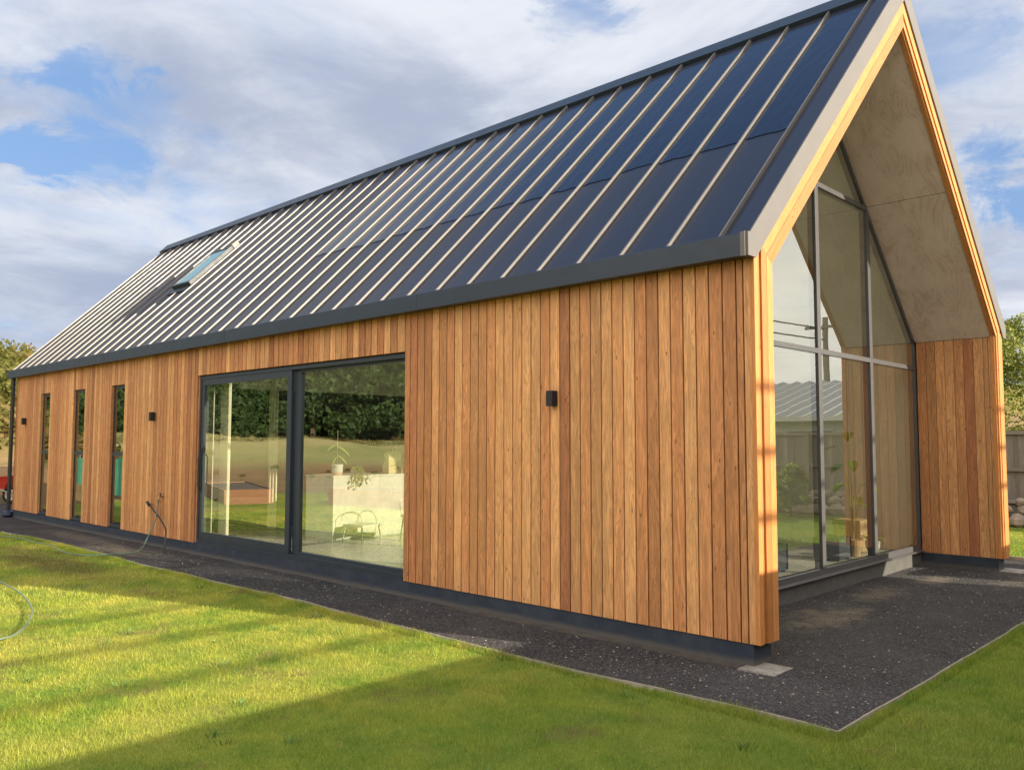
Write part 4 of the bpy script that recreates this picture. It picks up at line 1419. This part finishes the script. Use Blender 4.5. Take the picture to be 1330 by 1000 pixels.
sw = tag(empty('stone_wall', (0, 14.3, 0)), 'low wall of rough brown stones along the foot of the back fence', 'stone wall')
mb = MB()
def rock(mb, c, s_):
    import itertools
    n1, n2 = 7, 5
    P = {}
    ph = random.random() * 9
    for j in range(n2 + 1):
        for i in range(n1):
            th_ = math.pi * j / n2; a_ = 2 * math.pi * i / n1
            d_ = Vector((math.sin(th_) * math.cos(a_), math.sin(th_) * math.sin(a_), math.cos(th_)))
            k_ = 1 + .35 * mnoise.noise(d_ * 1.7 + Vector((ph, ph * 2, 0)))
            P[i, j] = Vector(c) + Vector((d_.x * s_[0], d_.y * s_[1], d_.z * s_[2])) * k_
    r_ = random.random()
    for j in range(n2):
        for i in range(n1):
            mb.face([P[i, j], P[i, j + 1], P[(i + 1) % n1, j + 1], P[(i + 1) % n1, j]], r_)
x = -8
while x < 9:
    s0 = random.uniform(.16, .30)
    rock(mb, (x, 14.35, .10), (s0, .2, .17))
    rock(mb, (x + .1, 14.45, .34), (s0 * .8, .17, .12))
    if random.random() < .6: rock(mb, (x + random.uniform(-.1, .1), 14.55, .50), (s0 * .6, .14, .09))
    x += s0 * 1.55
mb.build('stones', M['rock'], sw)

def shrub(loc, h, rad, label, mat='shrubleaf', n_=24, per=180, leaf=.06, seed=3):
    return make_tree('garden_shrub', loc, h, rad, n_, per, leaf, M[mat], label, 'shrub', seed=seed, low=.25, trunk_r=.03)
shrub((4.0, 13.3, 0), 1.25, .55, 'yellow green shrub in front of the back fence, mirrored in the left gable pane')
shrub((7.2, 13.4, 0), 1.5, .8, 'bushy shrub further along the back fence, mirrored at the edge of the glazing', seed=8)

# neighbour's house behind the fence (mirrored in the gable glass)
def rib_roof(mb, x0, x1, e0, e1, pitch_axis='y', step=.19, amp=.018):
    """corrugated slope from eave line e0=(y,z) to ridge e1=(y,z)"""
    n_ = int((x1 - x0) / step * 4); pv_ = None
    for i in range(n_ + 1):
        X = x0 + (x1 - x0) * i / n_; h = amp * math.cos(i / 4 * 2 * math.pi)
        a_, b_ = (X, e0[0], e0[1] + h), (X, e1[0], e1[1] + h)
        if pv_: mb.face([pv_[0], a_, b_, pv_[1]], 0, None, True)
        pv_ = (a_, b_)
nb = tag(empty('neighbour_house', (10, 22, 0)), 'pale neighbouring house with corrugated grey roof mirrored above the fence in the gable glass', 'house')
M['corr'] = plain('corrugated steel', (0.34, 0.35, 0.36), .45, .2, .1, 2)
mb = MB(); rib_roof(mb, 1.5, 26, (19, 2.58), (25, 4.1), amp=.045, step=.52); rib_roof(mb, 26, 1.5, (31, 2.58), (25, 4.1)); mb.build('roof', M['corr'], nb)
mb = MB(); mb.box(2, 25.5, 19.5, 30.5, -.1, 2.6); mb.build('wall', M['weather'], nb)
mb = MB(); mb.box(1.5, 26, 18.93, 18.98, 2.44, 2.58); mb.build('fascia', M['weather'], nb)
for xx in (5.5, 9.5, 14):
    mb = MB(); mb.box(xx, xx + 1.6, 19.46, 19.498, 1.0, 2.2); wn = mb.build('window', M['weather'], nb)
    mb = MB(); mb.box(xx + .07, xx + 1.53, 19.44, 19.459, 1.07, 2.13); mb.build('pane', M['jamb'], wn)

# neighbour's low building on the sun side: throws the shade over the near lawn
gb = tag(empty('neighbour_garage', (9, -3, 0)), 'long low brick garage on the sunny side, shading the near lawn', 'garage')
mb = MB(); mb.box(5.35, 11, -16, 7.3, -.1, 2.55); mb.build('wall', M['brick'], gb)
mb = MB()
mb.prism([(5.0, -16.3, 2.56), (5.0, -16.3, 2.67), (8.2, -16.3, 3.20), (11.4, -16.3, 2.67), (11.4, -16.3, 2.56)], (0, 23.9, 0)); mb.build('roof', M['corr'], gb)
paling_fence((5.0, 7.7), (5.0, 9.6), 2.28, 'short high grey paling screen between the garage and the back lawn')

# power pole and lines crossing towards the camera side
pp = tag(empty('power_pole', (12, 34, 0)), 'tall timber power pole with a crossarm, mirrored in the middle gable pane', 'power pole')
mb = MB(); mb.tube([(12, 34, -.5), (12, 34, 4), (12, 34, 7.9)], [.19, .17, .13], 10); mb.build('pole', M['polewood'], pp)
mb = MB(); mb.box(11.0, 13.0, 33.85, 33.95, 7.35, 7.48); mb.build('crossarm', M['polewood'], pp)
for xx in (11.1, 11.6, 12.4, 12.9):
    mb = MB(); mb.lathe([(.03, 0), (.05, .04), (.02, .08), (.045, .12), (.0, .16)], (xx, 33.9, 7.48), 8); mb.build('insulator', M['switch'], pp)
p2 = tag(empty('power_pole', (12, -22, 0)), 'second timber power pole behind the viewer carrying the same lines', 'power pole')
mb = MB(); mb.tube([(12, -22, -.5), (12, -22, 4), (12, -22, 7.6)], [.19, .17, .13], 10); mb.build('pole', M['polewood'], p2)
mb = MB(); mb.box(11.0, 13.0, -22.15, -22.05, 7.2, 7.33); mb.build('crossarm', M['polewood'], p2)
for i, z0 in enumerate((6.92, 6.39, 5.86)):
    mb = MB(); ps = []
    for k in range(41):
        t_ = k / 40; Y = 34 - 56 * t_
        ps.append((12, Y, z0 + .45 * ((t_ - .5) * 2) ** 2 - .05))
    mb.tube(ps, .034, 6)
    o = mb.build('power_line', M['wire'])
    tag(o, ['topmost overhead cable running above the garage', 'middle overhead cable between the two power poles', 'lowest overhead cable running above the garage'][i], 'cable', 'overhead cables')

# ------------------------------------------------------------------ inside the house
il = tag(empty('kitchen_island', (-8.45, 3, .22)), 'pale stone kitchen island seen through the fixed door glass', 'kitchen island')
mb = MB(); mb.box(-8.84, -8.06, 1.48, 4.6, .222, 1.205); mb.build('cabinet', M['marble'], il)
mb = MB(); mb.box(-8.85, -8.05, 1.47, 4.61, 1.206, 1.236); mb.build('worktop', M['marble'], il)

def leaf(mb, base, tip, width, droop=.0, r=None):
    base, tip = Vector(base), Vector(tip); ax = tip - base
    sd_ = ax.cross(Vector((0, 0, 1)))
    if sd_.length < 1e-4: sd_ = Vector((1, 0, 0))
    sd_.normalize(); prev = None
    if r is None: r = random.random()
    n_ = 6
    up = sd_.cross(ax).normalized()
    for i in range(n_ + 1):
        t_ = i / n_; w_ = width * math.sin(math.pi * min(1, t_ * .93 + .05)) ** .8
        c_ = base + ax * t_ - Vector((0, 0, 1)) * droop * t_ * t_
        cur = (c_ - sd_ * w_ / 2 + up * w_ * .15, c_, c_ + sd_ * w_ / 2 + up * w_ * .15)
        if prev:
            mb.face([prev[0], prev[1], cur[1], cur[0]], r, None, True); mb.face([prev[1], prev[2], cur[2], cur[1]], r, None, True)
        prev = cur
ZT_ = 1.237
px, py = -8.22, 1.66
pt = tag(empty('potted_plant', (px, py, ZT_)), 'young potted plant with a bare stake standing on the stone island', 'plant')
mb = MB(); mb.lathe([(.0, .0), (.078, .0), (.085, .05)], (px, py, ZT_), 20); mb.build('pot_base', M['potbase'], pt)
mb = MB(); mb.lathe([(.085, .05), (.092, .175), (.082, .175), (.07, .12), (0, .12)], (px, py, ZT_), 20); mb.build('pot', M['pot'], pt)
mb = MB(); mb.tube([(px, py, ZT_ + .1), (px, py, ZT_ + .72)], .006, 6); mb.build('stake', M['card'], pt)
mb = MB(); mb.tube([(px, py, ZT_ + .1), (px + .02, py - .01, ZT_ + .28), (px - .005, py, ZT_ + .45)], .005, 6)
mb.build('stem', M['stem'], pt)
mb = MB()
for (u_, z0, l_, dz_, w_) in ((-.17, .49, .15, -.08, .13), (.20, .46, .15, -.13, .12), (.15, .32, .12, -.12, .12), (-.08, .30, .08, -.14, .11), (.05, .36, .1, .02, .08), (-.1, .38, .09, .0, .07)):
    leaf(mb, (px, py, ZT_ + z0), (px + .72 * u_, py + .69 * u_, ZT_ + z0 + dz_), w_, .03)
lf = mb.build('leaves', M['houseleaf'], pt)
px, py = -8.17, 1.95
pt = tag(empty('trailing_plant', (px, py, ZT_)), 'small trailing plant spilling over the edge of the island', 'plant')
mb = MB(); mb.lathe([(0, 0), (.05, 0), (.06, .09), (.05, .09), (0, .07)], (px, py, ZT_), 16); mb.build('pot', M['pot'], pt)
mb = MB(); lv = MB()
for k in range(9):
    a_ = random.uniform(-1.0, 1.0); rr_ = .15
    e1 = (-8.03 + random.uniform(0, .03), py + a_ * .16, ZT_ + .02); e2 = (-8.02 + random.uniform(0, .04), py + a_ * .2, ZT_ - random.uniform(.05, .3))
    P_ = smooth_path([(px, py, ZT_ + .09), ((px + e1[0]) / 2, (py + e1[1]) / 2, ZT_ + .14), e1, e2], 5)
    mb.tube(P_, .003, 5)
    for q in P_[4::2]:
        leaf(lv, q, q + Vector((random.uniform(.01, .06), random.uniform(-.07, .07), random.uniform(-.08, .01))), .045, .01)
mb.build('vines', M['stem'], pt); lv.build('leaves', M['houseleaf'], pt)

bgx, bgy = -8.3, 2.85
pbag = tag(empty('paper_bag', (bgx, bgy, ZT_)), 'crumpled cream paper bag standing on the island', 'bag')
mb = MB()
def ring_(z, hx, hy, tw): return [Vector((bgx + sx * hx + tw * sy * .01, bgy + sy * hy + tw * sx * .012, ZT_ + z)) for sx, sy in ((-1, -1), (1, -1), (1, 1), (-1, 1))]
rs_ = [ring_(.0, .08, .15, 0), ring_(.12, .078, .155, 1), ring_(.24, .07, .14, -1.5), ring_(.33, .05, .135, 1), ring_(.37, .03, .12, -1)]
for a_, b_ in zip(rs_[:-1], rs_[1:]):
    for i in range(4): mb.face([a_[i], a_[(i + 1) % 4], b_[(i + 1) % 4], b_[i]])
mb.face(rs_[0][::-1]); mb.build('bag', M['paper'], pbag)
mb = MB(); mb.tube(smooth_path([(bgx + .04, bgy - .05, ZT_ + .33), (bgx + .045, bgy - .03, ZT_ + .44), (bgx + .045, bgy + .03, ZT_ + .44), (bgx + .04, bgy + .05, ZT_ + .33)], 5), .005, 5)
mb.build('handle', M['paper'], pbag)

def wire_chair(cx, cy, rz, label, k_=1.0):
    root = tag(empty('dining_chair', (cx, cy, .22)), label, 'chair', 'dining chairs inside')
    c, s_ = math.cos(rz), math.sin(rz)
    T = lambda a_, b_, z_: (cx + a_ * c - b_ * s_, cy + a_ * s_ + b_ * c, .222 + z_ * k_)
    mb = MB(); mb.prism([T(-.2, -.2, .45), T(.2, -.2, .45), T(.22, .2, .45), T(-.22, .2, .45)], (0, 0, .035)); mb.build('seat', M['marble'], root)
    mb = MB(); mb.tube(smooth_path([T(-.2, .2, .46), T(-.21, .24, .70), T(-.12, .26, .84), T(0, .265, .87), T(.12, .26, .84), T(.21, .24, .70), T(.2, .2, .46)], 6), .005, 7); mb.build('back_hoop', M['chrome'], root)
    for a_, b_ in ((-.18, -.18), (.18, -.18), (-.18, .18), (.18, .18)):
        mb = MB(); mb.tube([T(a_, b_, .45), T(a_ * 1.2, b_ * 1.2, 0)], .011, 6); mb.build('leg', M['chrome'], root)
wire_chair(-7.75, 1.82, R(100), 'low hoop backed wire stool standing against the corner of the island', .50)
wire_chair(-7.0, 2.36, R(80), 'taller hoop backed chair half hidden by the right jamb of the door', .85)

# curtains inside the sliding panel
def curtain(x0, y0, x1, y1, z0, z1, label, folds=7, amp=.03):
    root = tag(empty('curtain', (x0, y0, z0)), label, 'curtain')
    mb = MB(); n_ = folds * 8; pv_ = None
    a_, b_ = Vector((x0, y0, 0)), Vector((x1, y1, 0)); d_ = b_ - a_; nn = Vector((-d_.y, d_.x, 0)).normalized()
    for i in range(n_ + 1):
        t_ = i / n_; p = a_ + d_ * t_ + nn * amp * math.sin(t_ * folds * 2 * math.pi)
        q = (Vector((p.x, p.y, z0)), Vector((p.x, p.y, z1)))
        if pv_: mb.face([pv_[0], q[0], q[1], pv_[1]], 0, None, True)
        pv_ = q
    mb.build('cloth', M['curtain'], root)
    mb = MB(); mb.tube([(x0, y0, z1 + .01), (x1, y1, z1 + .01)], .01, 6); mb.build('rail', M['chrome'], root)
curtain(-9.72, .42, -9.42, .42, .24, 2.78, 'cream curtain gathered at the left jamb of the sliding panel')
curtain(-10.3, 1.62, -10.16, 1.72, .24, 2.7, 'narrow pale drape hanging deeper in the room behind the sliding panel', 3, .02)

sw_ = MB(); sw_.box(-10.619, -10.607, 2.50 - .9 + .55, 2.50 - .9 + .68, 2.08, 2.18)
tag(sw_.build('light_switch', M['switch']), 'small white switch plate on the wall beyond the island', 'switch')

# objects behind the gable glass
def low_unit(x0, x1, y0, y1, h, label, mat='darkfab'):
    root = tag(empty('low_cabinet', ((x0 + x1) / 2, (y0 + y1) / 2, .22)), label, 'cabinet')
    mb = MB(); mb.box(x0, x1, y0, y1, .25, .22 + h); mb.build('carcass', M[mat], root)
    for a_, b_ in ((x0 + .03, y0 + .03), (x1 - .07, y0 + .03), (x0 + .03, y1 - .07), (x1 - .07, y1 - .07)):
        mb = MB(); mb.box(a_, a_ + .04, b_, b_ + .04, .222, .249); mb.build('foot', M['black'], root)
low_unit(-1.75, -1.45, 3.2, 3.5, .34, 'small dark cube stool behind the left gable pane')
low_unit(-1.7, -1.35, 4.75, 5.15, .30, 'dark low box behind the middle gable pane')
bx = tag(empty('cardboard_box', (-1.75, 6.15, .22)), 'plain cardboard box behind the potted spider plant', 'box')
mb = MB(); mb.box(-1.95, -1.55, 5.95, 6.45, .222, .66); mb.build('carton', M['card'], bx)
px, py = -1.38, 5.95
pt = tag(empty('spider_plant', (px, py, .22)), 'arching spider plant in a white pot behind the right gable pane', 'plant')
mb = MB(); mb.lathe([(0, 0), (.055, 0), (.095, .08), (.10, .17), (.09, .17), (0, .14)], (px, py, .224), 18); mb.build('pot', M['pot'], pt)
mb = MB()
for k in range(46):
    a_ = random.uniform(0, 6.28); l_ = random.uniform(.12, .24)
    leaf(mb, (px + math.cos(a_) * .02, py + math.sin(a_) * .02, .38), (px + math.cos(a_) * l_, py + math.sin(a_) * l_, .38 + random.uniform(.12, .22)), .022, random.uniform(.05, .16))
mb.build('leaves', M['houseleaf'], pt)
px, py = -1.45, 5.45
pt = tag(empty('monstera_plant', (px, py, .22)), 'tall house plant with one big hanging leaf beside the right gable mullion', 'plant')
mb = MB(); mb.lathe([(0, 0), (.09, 0), (.12, .22), (.11, .22), (0, .19)], (px, py, .224), 18); mb.build('pot', M['card'], pt)
mb = MB(); lv = MB()
for (a_, l_, z1, w_) in ((.9, .28, .98, .17), (1.6, .22, .80, .14), (2.6, .3, 1.25, .16), (3.6, .32, 1.5, .17), (4.4, .25, 1.0, .15), (5.2, .2, 1.3, .14), (.2, .18, .72, .12), (2.1, .2, 1.7, .14)):
    e1 = Vector((px + math.cos(a_) * l_ * .5, py + math.sin(a_) * l_ * .5, .22 + z1))
    mb.tube(smooth_path([(px, py, .42), (px + math.cos(a_) * .04, py + math.sin(a_) * .04, .3 + z1 * .6), e1], 5), .006, 5)
    leaf(lv, e1, e1 + Vector((math.cos(a_) * l_, math.sin(a_) * l_, -.06)), w_, .08)
mb.build('stem', M['stem'], pt); lv.build('leaves', M['houseleaf'], pt)
